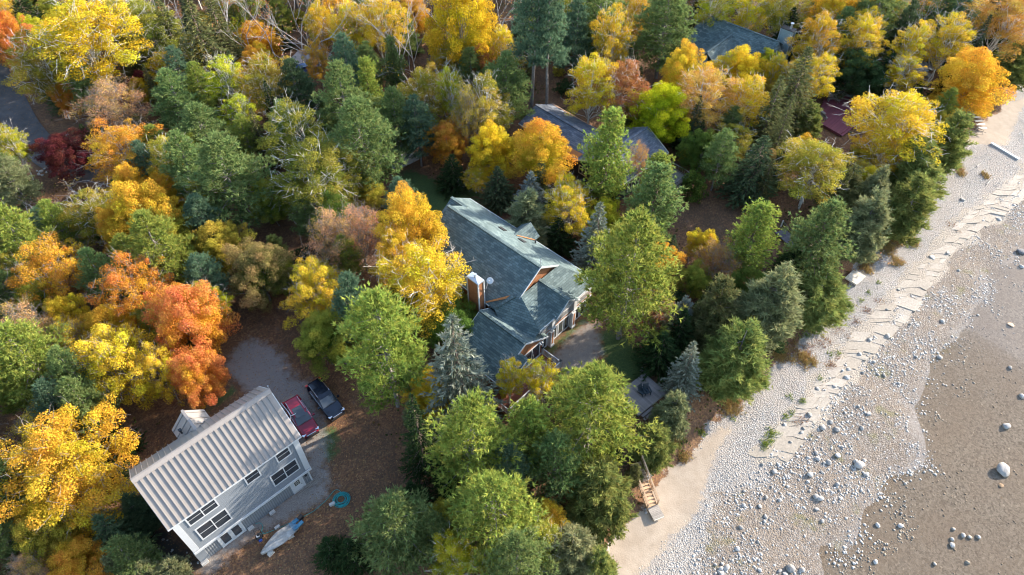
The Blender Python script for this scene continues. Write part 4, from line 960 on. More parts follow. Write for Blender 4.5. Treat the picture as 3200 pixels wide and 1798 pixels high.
# ------------------------------------------------------------------ trees of the photograph
# kind, colour, tile, x, y, width (tile pixels), height in metres or 0, label
T_ = '''
maple redorange A 40 260 260 13|tall orange-red maple cut by the left edge above the road
birch olivegold A 270 480 370 14|olive-gold birch clump leaning over the asphalt road
birch yellow A 610 270 600 18|huge bright yellow birch in the top left with white trunks
spruce dark A 190 100 230 14|dark spruce in the top left behind the yellow birch
birch olivegold A 890 190 240 15|dull olive-brown birch right of the huge yellow birch
cedar olive A 960 390 210 11|olive cedar in the gap right of the huge yellow birch
spruce olive A 1240 240 230 14|first of the olive spruces left of the bare trunks
spruce olive A 1470 300 330 17|largest spruce in the upper left woods, broad and olive green
spruce olive A 1610 250 270 15|spruce just left of the bare white trunks at the top
aspen yellow A 1220 500 230 9|small yellow aspen left of the largest olive spruce
maple crimson A 1030 600 170 5|small dark crimson maple under the huge yellow birch
half salmon A 830 760 440 9|half bare salmon pink maple below the huge yellow birch
pine pine A 1285 730 330 12|soft green pine right of the salmon maple
aspen yellowgreen A 1640 570 230 12|yellow-green aspen below the largest olive spruce
aspen yellow A 1770 640 130 9|slim bright yellow aspen beside the yellow-green one
aspen yellowgreen A 1750 820 200 10|low yellow-green aspen right of the soft green pine
pine pine A 1480 960 390 11|round fresh green pine above the two bluish pines
maple crimson A 450 1100 340 7|dark crimson maple standing beside the asphalt road
sparse goldorange A 900 1090 500 10|golden orange maple right of the crimson roadside maple
maple goldorange A 960 1380 230 9|orange maple below the golden one by the road
pine pineblue A 1070 1210 230 10|small bluish pine in front of the golden orange maple
pine pine A 1370 1200 330 13|left one of the pine pair in the left middle
pine pine A 1660 1290 560 15|broad pale green pine at the left middle, spreading in tiers
birch greengold A 2140 960 380 13|green-gold birch above the leafy green one left of centre
birch greengold A 2310 1260 520 13|big leafy green-gold birch left of centre
birch olivegold A 1950 590 320 12|olive gold birch in the upper woods beside the dark pine
pine spruce A 2160 650 280 12|dark olive pine below the blue car
maple gold A 1900 430 160 7|small gold maple in the brushy upper woods
sparse goldorange A 2310 430 190 8|small orange maple beside the parked blue car
birch yellowgreen A 70 1060 220 9|yellow-green birch at the left edge below the road
pine cedargrey A 90 1320 290 10|greyish green pine at the left edge below the road bend
bare salmon A 620 1340 330 5|grey bare brush beside the road bend
spruce dark A 650 1030 150 7|narrow dark spruce behind the crimson roadside maple
shrub olive A 1030 920 120 4|round olive shrub under the salmon maple
maple rust A 1230 1040 220 5|rust red young maple between the green pines
shrub redorange A 1805 905 70 4|tiny vivid red shrub in the green woods
maple orange A 480 690 170 7|small orange maple at the roadside birch foot
aspen olivegold A 1440 420 150 10|thin gold aspen tucked before the largest olive spruce
bare rust A 1650 90 200 15|bare pale trunk at the top left of the bare stand
bare rust A 1760 130 170 14|second bare pale trunk from the left in the top stand
bare rust A 1930 110 180 14|bare trunk with gold tatters near the top centre-left
bare rust A 2110 80 210 15|bare white trunk right of the dark gap at the top
shrub yellowgreen A 1800 270 210 5|yellow-green thicket shrub below the bare trunks
shrub gold A 1950 300 200 4|gold thicket shrub below the bare trunks
birch yellow A 2330 170 200 12|thin yellow birch by the bare trunks at the top
sparse goldorange A 2450 60 260 12|orange maple at the top left of the bare white trunks
birch gold B 110 200 260 13|gold birch just right of the orange top maple
birch gold B 330 130 300 15|gold birch hung with few leaves among white trunks
half salmon B 320 300 190 7|faded pink young maple amid the gold birches
bare gold B 450 220 240 16|white trunk with gold leaves left of the bare pair
bare rust B 545 200 200 16|left trunk of the bare white pair at the top centre
bare rust B 645 190 230 16|right trunk of the bare white pair, next to the yellow maple
maple goldgreen B 920 160 440 18|tall yellow maple at the top centre with glowing crown
birch olivegold B 900 420 280 10|olive-gold birch under the tall top-centre maple
birch gold B 1200 340 220 10|gold birch between tall yellow maple and the tall pines
maple rust B 1050 480 240 9|rusty pink maple under the top-centre yellow maple
aspen olivegold B 1290 480 160 9|slim olive-gold aspen above the grey-roofed house pine
pine pine B 1240 640 340 14|full green pine left of the grey-roofed house
tallpine pineblue B 1440 170 370 21|tall blue-green pine with long straight trunk, left of two
tallpine pineblue B 1560 190 320 21|tall blue-green pine with long straight trunk, right of two
pine pineblue B 1750 260 270 15|shaded blue-green pine behind the tall trunk pair
pine pine B 1920 110 430 17|bright green pine at the top, right of the tall trunks
birch gold B 2010 270 260 15|gold birch rising before the bright top pine
birch yellow B 1880 610 330 13|yellow birch with thick white trunk behind the grey roof
birch rust B 2090 640 360 12|rust brown birch next to the yellow one behind the grey roof
pine pine B 2400 190 420 16|bushy green pine left of the hipped teal roof
birch gold B 2190 110 190 13|tan-gold birch between the two top green pines
maple lime B 2350 800 400 10|lime yellow maple just above the grey roof wing
redpine pine B 420 500 170 13|slim dark pine in the centre-left woods
pine pineblue B 80 500 260 14|dark blue-green pine left of the slim one
pine pine B 60 760 380 16|tall pine with golden sunlit flank left of centre
redpine pineyellow B 250 690 240 14|olive-toned pine beside the golden-flanked pine
pine pine B 190 1040 520 16|massive green pine left of the lawn
birch olivegold B 650 680 310 12|olive-gold birch right of the slim dark pine
pine pineblue B 590 920 270 12|dark drooping pine above the small white shed
pine pine B 430 880 300 13|pine right of the massive one, shading the shed
aspen yellowgreen B 830 680 180 13|yellow-green aspen above the coral maple
aspen olivegold B 1080 740 250 14|half bare gold aspen with white stems near the lawn
half olivegold B 960 850 240 12|thin grey twigs between the two gold aspens
maple orange B 810 1010 280 8|coral orange maple at the lawn edge
maple yellow B 1140 1080 310 9|yellow maple left of the orange-topped one by the grey roof
maple orangetop B 1490 1090 430 10|orange-topped maple with lime skirt by the grey roof
fir dark B 850 1260 220 6|dark little fir under the coral maple
spruce spruce B 1490 1300 150 8|small spruce poking up below the orange-topped maple
birch gold B 1030 1290 200 4|low gold sapling at the lawn corner
fir spruce B 1180 1370 250 7|dark fir between lawn and the teal roof
redpine pineyellow B 1985 1140 360 17|great yellow-green pine in front of the grey roof
redpine pineyellow B 2330 1330 300 11|tufted pine right of the great yellow-green pine
half apricot B 2200 1170 150 8|slim apricot maple between the two tufted pines
birch yellow B 1680 1390 240 7|gold sapling below the dark-walled house
fir blue B 1420 1410 230 7|silvery fir above the teal main roof
birch greengold B 100 1210 280 11|green-gold birch beside the massive pine
birch yellowgreen C 330 0 270 14|olive birch behind the hipped teal roof
birch goldgreen C 620 30 280 13|yellow birch behind the hipped teal roof
birch olivegold C 820 60 280 13|dull gold birch above the teal chimney
maple gold C 1160 60 280 14|gold maple at the top right of the teal roof
pine pine C 1480 100 380 16|large green pine at the top right
fir dark C 830 270 220 10|dark fir right of the teal chimney
maple orangetop C 90 510 280 12|orange and lime maple left of the hipped teal house
birch gold C 1060 300 290 13|gold birch right of the teal house
birch gold C 1060 540 270 10|brownish gold birch above the tall olive spruces
birch olivegold C 900 560 190 10|dull gold birch below the teal house corner
birch gold C 1360 300 310 12|gold birch below the large top right pine
maple dark C 1330 500 380 8|deep green shaded tree behind the maroon deck
fir dark C 1540 560 230 8|dark fir right of the shaded tree by the maroon deck
aspen yellow C 1750 330 200 12|narrow lemon yellow aspen in the upper right
aspen yellow C 1690 530 230 9|lower yellow aspen above the maroon deck
birch gold C 2000 290 340 12|brown-gold birch beside the far patio
birch apricot C 2440 120 440 14|faded apricot birch in the top right corner
pine pineblue C 2080 90 320 14|blue-green pine in the top right
fir dark C 2290 260 230 10|dark fir behind the orange shore maple
cedar cedar C 2510 420 260 9|green cedar at the right edge above the sand
maple goldorange C 2180 580 450 11|orange maple at the head of the beach
pine spruce C 1680 230 170 13|narrow dark pine in the upper right
maple yellow C 500 520 330 9|yellow-green maple in front of the hipped teal roof
maple yellowgreen C 700 470 190 7|lime maple at the right end of the hipped roof
birch gold C 550 730 310 11|golden birch beside the apricot one, right centre
birch apricot C 260 690 390 12|apricot birch with spreading white limbs, right centre
spruce olive C 900 650 300 16|tallest olive spruce left of the maroon deck
spruce olive C 720 820 230 14|spiky olive spruce below the golden birch
spruce olive C 800 950 190 13|slender spruce with pale needle tip left of the maroon deck
cedar cedar C 990 850 200 8|cedar hugging the left side of the maroon deck
birch olivegold C 1030 1210 460 11|broad olive-gold birch below the maroon deck
birch gold C 1650 890 560 12|wide gold birch with white limbs right of the maroon deck
birch gold C 1520 1130 330 7|low gold birch below the wide gold one
maple green C 220 1090 270 7|round green tree right of the grey roof
shrub green C 160 1370 160 4|glossy green bush at the deck of the grey-roofed house
cedar cedar C 1800 1260 370 12|big cedar on the beach edge, upper right
cedar cedar C 2030 1000 300 11|cedar under the orange shore maple
cedar olive C 1270 1370 270 10|olive cedar below the broad olive-gold birch
cedar cedargrey C 1480 1390 230 10|cedar left of the big beach-edge cedar
birch olivegold C 450 1010 270 7|low gold birch under the apricot one
spruce spruce C 620 1200 320 11|dark spruce in the shaded right centre
maple pinkgreen C 690 1190 150 6|small green and red tree among dark spruces
half gold C 1380 1270 240 5|sparse gold brush below the wide gold birch
birch yellow C 760 520 160 9|thin yellow birch beside the tall olive spruces
fir dark C 1950 700 200 7|dark fir between the gold birch and the orange shore maple
pine pineyellow D 140 340 400 13|yellowish pine at the left edge, upper middle
sparse goldorange D 380 570 490 10|orange-gold maple in the left middle
pine pine D 740 620 280 11|green pine between the two orange left maples
pine pineyellow D 1160 420 420 14|tall sunlit pine in the left middle
maple gold D 1060 160 440 12|gold maple above the tall sunlit pine
maple goldorange D 850 270 260 10|orange-gold maple left of the gold one
maple olivegold D 1250 290 320 9|olive-gold maple behind the tall sunlit pine
pine pineblue D 1490 620 270 9|bluish pine at the drive entrance
sparse orange D 960 720 460 11|salmon-tipped orange maple left of the red one
maple redorange D 1360 920 500 12|flaming red-orange maple beside the yard
birch yellowgreen D 1500 810 280 8|pale yellow sapling above the flaming maple
half salmon D 210 1010 430 9|pinkish half bare maple at the left edge
pine pineyellow D 190 1230 560 13|big round yellow-green pine at the left edge
pine pine D 560 1360 320 12|pine between the left edge pine and the yellow half-bare maple
sparse gold D 830 1230 480 11|yellow half bare maple above the grey building
sparse gold D 1170 1300 300 9|gold twiggy maple directly above the porch dormer
maple redorange D 1440 1330 340 9|rust-orange maple at the yard corner
maple pinkgreen D 1880 560 430 9|green maple with pinkish top at the drive entrance
maple green D 2440 160 260 9|deep green tree above the half bare pink maple
maple olivegold D 1610 370 330 8|shaded olive tree over the drive entrance
sparse gold D 2310 720 400 10|gold and bare maple right of the drive entrance
half salmon D 2440 340 380 10|half bare pink maple left of the big yellow tree
maple greengold D 2360 1060 370 8|green and gold maple beside the parked cars
maple gold D 480 900 260 8|yellow maple below the left orange-gold one
bare salmon D 290 60 300 6|bare silver brush at the left edge
bare rust D 470 110 250 6|bare grey brush above the left orange-gold maple
shrub rust D 640 200 220 4|dull rust shrub in the left shade
maple gold E 540 270 430 14|upper orange-yellow tree against the main house
birch gold E 640 620 520 13|large yellow tree leaning over the teal main roof
birch gold E 440 480 300 12|yellow crown left of the large one by the main house
half salmon E 170 300 360 10|bare pink twigs beside the orange-yellow tree
maple green E 840 940 400 7|deep green tree under the large yellow one by the chimney
maple green E 530 800 300 7|dark green tree left of the chimney foot
pine pineblue E 130 840 330 13|bluish pine above the parked black car
pine pineyellow E 350 1110 600 19|big sunlit pine beside the parked black car
spruce silver E 880 1270 470 18|large silver-blue spruce in front of the main house
cedar cedargrey E 1400 160 300 10|grey-green cedar behind the main roof dormer
birch gold E 1700 110 310 9|gold birch behind the main roof
spruce silver E 1900 330 270 13|slim silver-blue spruce behind the main house
pine pineyellow E 2150 570 640 20|giant pine at the right end of the main house
redpine pine E 2310 70 400 14|tufted pine behind the giant pine
cedar blue E 2530 880 140 8|ghostly grey cedar right of the giant pine
fir dark E 2370 1160 320 6|dark fir in the shade below the giant pine
fir dark E 1620 320 260 6|dark fir behind the main roof's right eave
fir spruce E 1560 180 220 7|shaded fir between grey-green cedar and gold birch
aspen yellow E 1270 1340 170 9|left yellow aspen in front of the redwood deck
aspen yellow E 1480 1350 200 9|right yellow aspen in front of the redwood deck
pine pineyellow E 1850 1440 460 8|lime green pine below the redwood deck
redpine pineyellow F 600 320 360 12|tufted pine in the clearing by the old boardwalk
maple gold F 235 370 210 5|small bright gold maple in the clearing
half rust F 330 510 340 6|dull brown maple below the small bright gold one
redpine pine F 1080 350 430 14|broad tufted pine beside the old boardwalk
cedar cedargrey F 1420 200 340 12|cedar on the bank right of the broad tufted pine
cedar cedar F 1740 80 340 12|cedar on the bank near the orange grasses
maple goldorange F 1340 320 150 5|small orange maple on the bank beside bare twigs
bare salmon F 1370 390 160 4|bare white twigs leaning over the beach bank
cedar cedar F 1080 710 410 9|dark cedar beside the small beach platform
cedar cedargrey F 740 770 410 13|tall cedar in the middle of the beach bank
cedar olive F 340 820 300 12|cedar with broken trunk on the middle bank
cedar cedar F 490 1150 420 13|wide cedar above the bank grasses
spruce silver F 110 1270 220 10|grey-green spruce above the wooden platform
fir dark F 60 1010 240 7|dark fir left of the cedar with broken trunk
maple green F 560 690 300 6|leafy green tree between the bank cedars
fir dark F 880 520 240 6|dark fir beside the old boardwalk
bigmaple gold G 420 660 900 11|huge golden maple left of the grey building
pine pine G 620 210 330 11|pine left of the gold twiggy maple
cedar spruce G 990 960 220 7|dark cedar at the left corner of the grey building
fir spruce G 840 1160 350 8|dark green fir below the huge golden maple
maple goldorange G 560 1390 420 6|orange-gold maple at the bottom left
half salmon G 220 1390 240 6|salmon tree in the bottom left corner
cedar cedargrey G 850 1390 190 6|pale cedar beside the orange-gold bottom maple
cedar cedargrey G 1250 1400 200 5|pale sapling nearest the grey building corner
cedar cedargrey G 1080 1420 190 6|middle pale sapling at the bottom left
pine pine G 60 1200 270 9|pine at the left edge below the golden maple
maple olivegold G 310 1120 380 8|olive underskirt tree below the huge golden maple
fir dark G 2410 1260 240 5|dark green bush tree right of the boat
pine pine H 440 1090 580 11|bluish green pine at the bottom, right of the boat
pine pineyellow H 1000 480 600 17|spreading pine below the silver-blue spruce
redpine pineyellow H 1400 420 420 13|upright pine below the redwood deck
pine pineyellow H 1860 250 680 16|largest lime pine by the wooden platform
pine pineyellow H 1150 1000 660 14|broad pine at the bottom centre
pine pine H 1310 1370 480 14|pine cut by the bottom edge at the centre
cedar cedar H 1920 790 420 10|tall cedar left of the beach stairs
cedar cedargrey H 1720 1260 370 10|greyish cedar at the bottom by the sand
cedar cedar H 1900 1380 270 9|green cedar at the sand edge, bottom
spruce dark H 600 400 260 15|black-green spruce at the clearing edge
birch yellowgreen H 850 1330 320 9|yellow-green tree at the bottom centre-left
fir dark H 560 880 240 6|dark fir at the clearing's lower end
fir dark H 800 740 200 6|shaded fir under the spreading pine
cedar cedar H 2330 450 260 6|cedar above the stone pile by the beach stairs
cedar cedargrey H 2470 230 230 8|pale cedar right of the wooden platform
pine pine H 1600 620 440 11|shaded pine in the middle of the bottom pine group
shrub orange H 1760 830 140 3|small orange shrub in the pine shade near the stairs
fir dark H 120 1290 260 6|dark fir at the bottom beyond the boat
pine pine H 700 1150 330 9|pine cut by the bottom edge right of the boat pine
shrub green H 2300 620 130 2|green shrub at the top of the beach stairs
'''
DFAC = dict(pine=1.3, redpine=1.2, spruce=1.5, fir=1.3, cedar=1.2, birch=1.16, half=1.05)
CATALOGUE = []
for ln in T_.strip().splitlines():
    f, lb = ln.split('|'); kind, pal, t, x, y, w, h = f.split()
    px, py = tp(t, float(x), float(y)); w = float(w); h = float(h) * HFAC.get(kind, 1)
    zc = CENT[kind] * (h or 10)
    p = P(px, py, zc); z0 = 0.0
    for _ in range(4):
        z0 = float(ground_z(p.x, p.y)); p = P(px, py, z0 + zc)
    diam = w / 2.3336 * depth_of(p) / F_PX
    diam *= DFAC.get(kind, 1.14); h *= 1.03
    diam = min(diam, 1.2 * h) if kind not in ('maple', 'sparse', 'half', 'shrub', 'fir', 'bare') else min(diam, 1.45 * h)
    plant(kind, pal, p.x, p.y, h, diam, lb, z=z0 - 0.05)
    CATALOGUE.append((px, py, lb))
# ------------------------------------------------------------------ building helpers
def window(parent, c, w, h, axis, cols=1, rows=2, mat='white', fw=0.11, proud=0.05, pane_mat='glass', name='window'):
    """window set on a wall; c = centre on the wall face, axis = outward unit (x,y) in the parent's frame"""
    ax = Vector((axis[0], axis[1], 0)); sd = Vector((-axis[1], axis[0], 0)); c = Vector(c)
    m = MB(); up = Vector((0, 0, 1))
    o_ = c + ax * (proud / 2 + .003)
    for s_ in (-1, 1):
        m.bar(o_ + sd * (s_ * (w / 2 - fw / 2)) - up * (h / 2 - fw), o_ + sd * (s_ * (w / 2 - fw / 2)) + up * (h / 2 - fw), fw, proud, ax)
    for s_ in (-1, 1):
        m.bar(o_ - sd * (w / 2) + up * (s_ * (h / 2 - fw / 2)), o_ + sd * (w / 2) + up * (s_ * (h / 2 - fw / 2)), proud, fw, up)
    for k in range(1, cols):
        q = o_ + sd * (-w / 2 + w * k / cols)
        m.bar(q - up * (h / 2 - fw), q + up * (h / 2 - fw), fw * .8, proud * .94, ax)
    for k in range(1, rows):
        q = o_ + up * (-h / 2 + h * k / rows) + ax * -.008
        m.bar(q - sd * (w / 2 - fw), q + sd * (w / 2 - fw), proud * .8, fw * .35, up)
    win = m.build(name, M[mat], parent)
    pw = (w - fw * 2) / cols
    for k in range(cols):
        q = c + ax * .016 + sd * (-w / 2 + fw + pw * (k + .5))
        MB().bar(q - up * (h / 2 - fw), q + up * (h / 2 - fw), pw * .97, .02, ax).build('pane', M[pane_mat], win)
    return win
def railing(parent, a, b, h=1.0, mat='white', step=0.14, post=True):
    a, b = Vector(a), Vector(b); L = (b - a).length; d = (b - a) / L
    m = MB(); up = Vector((0, 0, 1))
    m.bar(a + up * h, b + up * h, .10, .06); m.bar(a + up * .12, b + up * .12, .05, .06)
    rl = m.build('railing', M[mat], parent)
    n = max(2, int(L / step)); bm = None
    for i in range(1, n):
        q = a + d * (L * i / n)
        if bm is None:
            bm = MB().box((0, 0, (h + .12) / 2), (.045, .045, h - .16)).mesh('baluster', M[mat])
        o = bpy.data.objects.new('baluster', bm); o.location = q; link(o, rl)
    if post:
        for q in (a, b):
            p_ = MB().box((q.x, q.y, q.z + (h + .12) / 2), (.14, .14, h + .12)).build('post', M[mat], rl)
    return rl
def planks(parent, x0, x1, y0, y1, z, w, mat, along='x', th=.04, gap=.012):
    n = max(1, round(((y1 - y0) if along == 'x' else (x1 - x0)) / w))
    W = ((y1 - y0) if along == 'x' else (x1 - x0)) / n
    L = (x1 - x0) if along == 'x' else (y1 - y0)
    me = MB().box((0, 0, -th / 2), (L, W - gap, th) if along == 'x' else (W - gap, L, th)).mesh('plank', M[mat])
    for i in range(n):
        o = bpy.data.objects.new('plank', me)
        o.location = ((x0 + x1) / 2, y0 + W * (i + .5), z) if along == 'x' else (x0 + W * (i + .5), (y0 + y1) / 2, z)
        link(o, parent)

def planks_poly(parent, poly, z, ang, w, mat, th=.04, gap=.012):
    d = np.array([math.cos(ang), math.sin(ang)]); n = np.array([-d[1], d[0]])
    p = np.array([[q[0], q[1]] for q in poly]); a = p @ d; b = p @ n
    t = b.min() + w / 2
    while t < b.max():
        xs = []
        for i in range(len(p)):
            j = (i + 1) % len(p)
            if (b[i] - t) * (b[j] - t) < 0: xs.append(a[i] + (a[j] - a[i]) * (t - b[i]) / (b[j] - b[i]))
        if len(xs) >= 2:
            q0 = d * min(xs) + n * t; q1 = d * max(xs) + n * t
            MB().bar((q0[0], q0[1], z - th / 2), (q1[0], q1[1], z - th / 2), w - gap, th).build('plank', M[mat], parent)
        t += w

# ------------------------------------------------------------------ grey building with the metal roof
gb = empty('grey_house', (-24.53, 28.46, 0), R(43.37))
tag(gb, 'tall pale grey building with ribbed tan metal roof and white-trimmed windows', 'house')
L, D, ZE, ZR = 5.93, 3.46, 8.1, 11.45
WL, WD, Z1 = L - .30, D - .32, 2.25
part('foundation_wall', M['ribbed'], gb, lambda m: m.box((0, 0, Z1 / 2 - .1), ((WL - .18) * 2, (WD - .16) * 2, Z1 + .2)))
sl = (ZR - ZE) / D
def gwall(m):
    zt = ZE + .12
    for x_ in (-WL, WL):
        pass
    prof = [(-WD, Z1), (WD, Z1), (WD, zt), (0, ZR - .2), (-WD, zt)]
    n = len(prof)
    m.add([(x_, y_, z_) for x_ in (-WL, WL) for y_, z_ in prof], [tuple(range(n)), tuple(range(2 * n - 1, n - 1, -1))] + [(i, i + n, (i + 1) % n + n, (i + 1) % n) for i in range(n)])
gw = part('wall', M['lap_siding'], gb, gwall)
# lap siding: every course is a thin board edge
lap = MB().box((0, 0, 0), (WL * 2 - .1, .018, .02)).mesh('siding_board', M['lap_siding'])
for i in range(28):
    o = bpy.data.objects.new('siding_board', lap); o.location = (0, -WD - .007, Z1 + .3 + i * .2); link(o, gw)
part('belt_trim', M['white'], gb, lambda m: m.box((0, -WD - .02, Z1 + .02), (WL * 2 + .1, .16, .24)).box((-WL - .02, 0, Z1 + .02), (.12, WD * 2 - .1, .24)).box((WL + .02, 0, Z1 + .02), (.12, WD * 2 - .1, .24)))
for x_ in (-WL + .22, WL - .22):
    part('corner_board', M['white'], gb, lambda m: m.box((x_, -WD - .03, (Z1 + ZE) / 2 + .15), (.50, .075, ZE - Z1 - .35)))
for x_ in (-WL + .28, WL - .28):
    part('lower_corner_board', M['white'] if x_ > 0 else M['lap_siding'], gb, lambda m: m.box((x_, -WD + .13, Z1 / 2 - .05), (.14 if x_ > 0 else .8, .08, Z1 + .04)))
# roof: pans with standing ribs
NP = 25
PWD = 2 * L / NP
slen = math.hypot(D, ZR - ZE)
def pan_mesh(side):
    m = MB(); nrm = Vector((0, side * (ZR - ZE), D)).normalized()
    a0 = Vector((0, 0, ZR)); e0 = Vector((0, side * D, ZE))
    q = [a0 + Vector((-PWD / 2, 0, 0)), a0 + Vector((PWD / 2, 0, 0)), e0 + Vector((PWD / 2, 0, 0)), e0 + Vector((-PWD / 2, 0, 0))]
    lo = [v - nrm * .06 for v in q]
    m.add(q + lo, [(0, 1, 2, 3), (7, 6, 5, 4), (0, 4, 5, 1), (2, 6, 7, 3), (1, 5, 6, 2), (3, 7, 4, 0)])
    return m.mesh('roof_panel', M['metal_roof'])
def rib_mesh(side):
    m = MB(); nrm = Vector((0, side * (ZR - ZE), D)).normalized(); dn = Vector((0, side * D, ZE - ZR)).normalized()
    a = Vector((0, 0, ZR)) + dn * .30 + nrm * .042; b = Vector((0, 0, ZR)) + dn * (slen + .01) + nrm * .042
    m.bar(a, b, .05, .13, nrm)
    return m.mesh('seam_rib', M['metal_roof'])
roof = part('roof', M['metal_roof'], gb, lambda m: m.bar((-L, 0, ZR + .04), (L, 0, ZR + .04), .1, .07))
for side in (-1, 1):
    pm, rm = pan_mesh(side), rib_mesh(side)
    for i in range(NP):
        o = bpy.data.objects.new('roof_panel', pm); o.location = (-L + PWD * (i + .5), 0, 0); link(o, roof)
        o = bpy.data.objects.new('seam_rib', rm); o.location = (-L + PWD * (i + (.02 if i else .06)), 0, 0); link(o, roof)
for side in (-1, 1):
    dn = Vector((0, side * D, ZE - ZR)).normalized(); nrm = Vector((0, side * (ZR - ZE), D)).normalized()
    o = MB().slab([Vector((x_, 0, ZR)) + dn * s_ + nrm * .09 for x_, s_ in ((-L - .02, 0), (L + .02, 0), (L + .02, .34), (-L - .02, .34))], .06).build('ridge_cap', M['metal_roof'], roof)
part('eave_trim', M['white'], gb, lambda m: m.box((0, -D + .02, ZE - .12), (2 * L, .05, .20)).box((0, D - .02, ZE - .12), (2 * L, .05, .20)))
for x_ in (-L, L):
    for side in (-1, 1):
        part('rake_trim', M['white'], gb, lambda m: m.bar((x_, 0, ZR - .13), (x_, side * D, ZE - .13), .04, .2))
yw = -WD
window(gb, (-3.35, yw, 6.95), 2.6, 1.55, (0, -1), 2)
window(gb, (1.15, yw, 6.95), 1.35, 1.45, (0, -1), 1)
window(gb, (4.05, yw, 6.95), 1.35, 1.45, (0, -1), 1)
window(gb, (-3.2, yw, 4.35), 2.75, 2.05, (0, -1), 2)
window(gb, (3.55, yw, 4.35), 2.6, 1.9, (0, -1), 2)
yl = -(WD - .16)
def door(parent, c, w, h, axis, glass, mat='white', pane='glass'):
    ax = Vector((axis[0], axis[1], 0)); sd = Vector((-axis[1], axis[0], 0)); c = Vector(c); up = Vector((0, 0, 1))
    d = MB().bar(c + ax * .03 - up * h / 2, c + ax * .03 + up * h / 2, w, .07, ax).build('door', M[mat], parent)
    gx, gz, gw_, gh = glass
    q = c + ax * .07 + sd * gx + up * gz
    MB().bar(q - up * gh / 2, q + up * gh / 2, gw_, .02, ax).build('pane', M[pane], d)
    hd = c + ax * .11 + sd * (w / 2 - .12) - up * .08
    MB().cyl(hd - ax * .05, hd + ax * .03, .035, n=8).build('handle', M['black'], d)
    fr = MB()
    for s_ in (-1, 1): fr.bar(c + ax * .035 + sd * (s_ * (w / 2 + .09)) - up * h / 2, c + ax * .035 + sd * (s_ * (w / 2 + .09)) + up * (h / 2), .16, .09, ax)
    fr.build('door_frame', M['white'], d)
    return d
d1 = door(gb, (4.05, yl, 1.02), .95, 2.1, (0, -1), (0, .45, .55, .75))
for k in range(4):
    MB().box((4.05 - .27 + k * .18, yl - .085, 1.47), (.02, .012, .75)).build('muntin', M['cream'], d1)
for k in range(4):
    MB().box((4.05, yl - .088, 1.11 + k * .24), (.56, .012, .02)).build('muntin', M['cream'], d1)
door(gb, (-3.12, yl, 1.02), .92, 2.1, (0, -1), (0, .1, .66, 1.5)); door(gb, (-2.1, yl, 1.02), .92, 2.1, (0, -1), (0, .1, .66, 1.5))
part('wall_lamp', M['black'], gb, lambda m: m.cyl((5.0, yl - .02, 1.75), (5.0, yl - .2, 1.75), .09, .13, 10).box((5.0, yl - .03, 1.75), (.16, .06, .24)))
part('wall_lamp', M['black'], gb, lambda m: m.cyl((-1.25, yl - .02, 2.0), (-1.25, yl - .16, 2.0), .06, .1, 10).box((-1.25, yl - .03, 2.0), (.12, .05, .18)))
part('antenna', M['galv'], gb, lambda m: m.tube([(L + .05, -1.95, 8.7), (L + .3, -1.75, 8.95), (L + .35, -1.3, 9.0), (L + .35, -.2, 9.15)], .03).tube([(L + .3, -1.75, 8.95), (L + .75, -1.8, 8.9)], .02))
part('vent_pipe', M['white'], gb, lambda m: m.tube([(L + .02, 1.9, 9.2), (L + .35, 1.75, 9.25), (L + .35, 1.75, 9.65)], .06))
# rear dormer gable
dx, dz, dl, dw = -.25, 9.2, 4.9, 1.5
dorm = part('dormer', M['metal_roof'], gb, lambda m: m.bar((dx, 1.4, dz + .05), (dx, dl, dz + .05), .22, .08))
for s_ in (-1, 1):
    z_e = dz - dw * .98
    part('dormer_roof', M['metal_roof'], dorm, lambda m: m.slab([(dx, 1.2, dz), (dx, dl, dz), (dx + s_ * dw, dl, z_e), (dx + s_ * dw, 1.2 + 1.6, z_e)], .08))
    for k in range(1, 5):
        yy = 1.6 + k * .74
        part('seam_rib', M['metal_roof'], dorm, lambda m: m.bar((dx + s_ * .16, yy, dz - .12), (dx + s_ * dw, yy, z_e + .05), .04, .06))
part('dormer_wall', M['lap_siding'], dorm, lambda m: m.box((dx, 3.55, dz - dw * .98 - 1.2), (dw * 1.75, 2.3, 2.6)).add([(dx - dw * .87, 4.68, dz - dw * .98), (dx + dw * .87, 4.68, dz - dw * .98), (dx, 4.68, dz - .2), (dx - dw * .87, 4.5, dz - dw * .98), (dx + dw * .87, 4.5, dz - dw * .98), (dx, 4.5, dz - .2)], [(0, 1, 2), (5, 4, 3), (0, 3, 4, 1), (1, 4, 5, 2), (2, 5, 3, 0)]))
part('vent_cap', M['black'], dorm, lambda m: m.cyl((dx - 1.0, 3.6, dz - 1.0), (dx - 1.0, 3.6, dz - .45), .07, n=8).box((dx - 1.0, 3.6, dz - .42), (.28, .28, .08)))

# ------------------------------------------------------------------ main house, local x runs towards the lake
O1 = P(1718, 1076.5, 0)
mh = empty('shingled_house', O1, R(-43))
tag(mh, 'large cedar-brown house with teal green shingle roofs, white balconies and chimney', 'house')
RK = .673
def mz(y): return 8.5 - RK * abs(y - 1.75)
def roof_part(name, polys, th=.16, mat='shingle_green', parent=mh):
    m = MB()
    for pg in polys: m.slab(pg, th)
    return m.build(name, M[mat], parent, uv=True)
main_roof = roof_part('roof', [[(-16.9, 1.75, 8.5), (-16.9, -3.45, 5.0), (-3.2, -3.45, 5.0), (-3.2, 1.75, 8.5)]])
tag(main_roof, 'shaded left slope of the main roof')
roof_part('roof', [[(-16.9, 1.75, 8.499), (-3.2, 1.75, 8.499), (-3.2, 6.95, 5.0), (-16.9, 6.95, 5.0)]])
roof_part('roof', [[(-3.2, 4.72, 6.5), (.45, 6.95, 5.0), (-3.2, 6.95, 5.0)]])
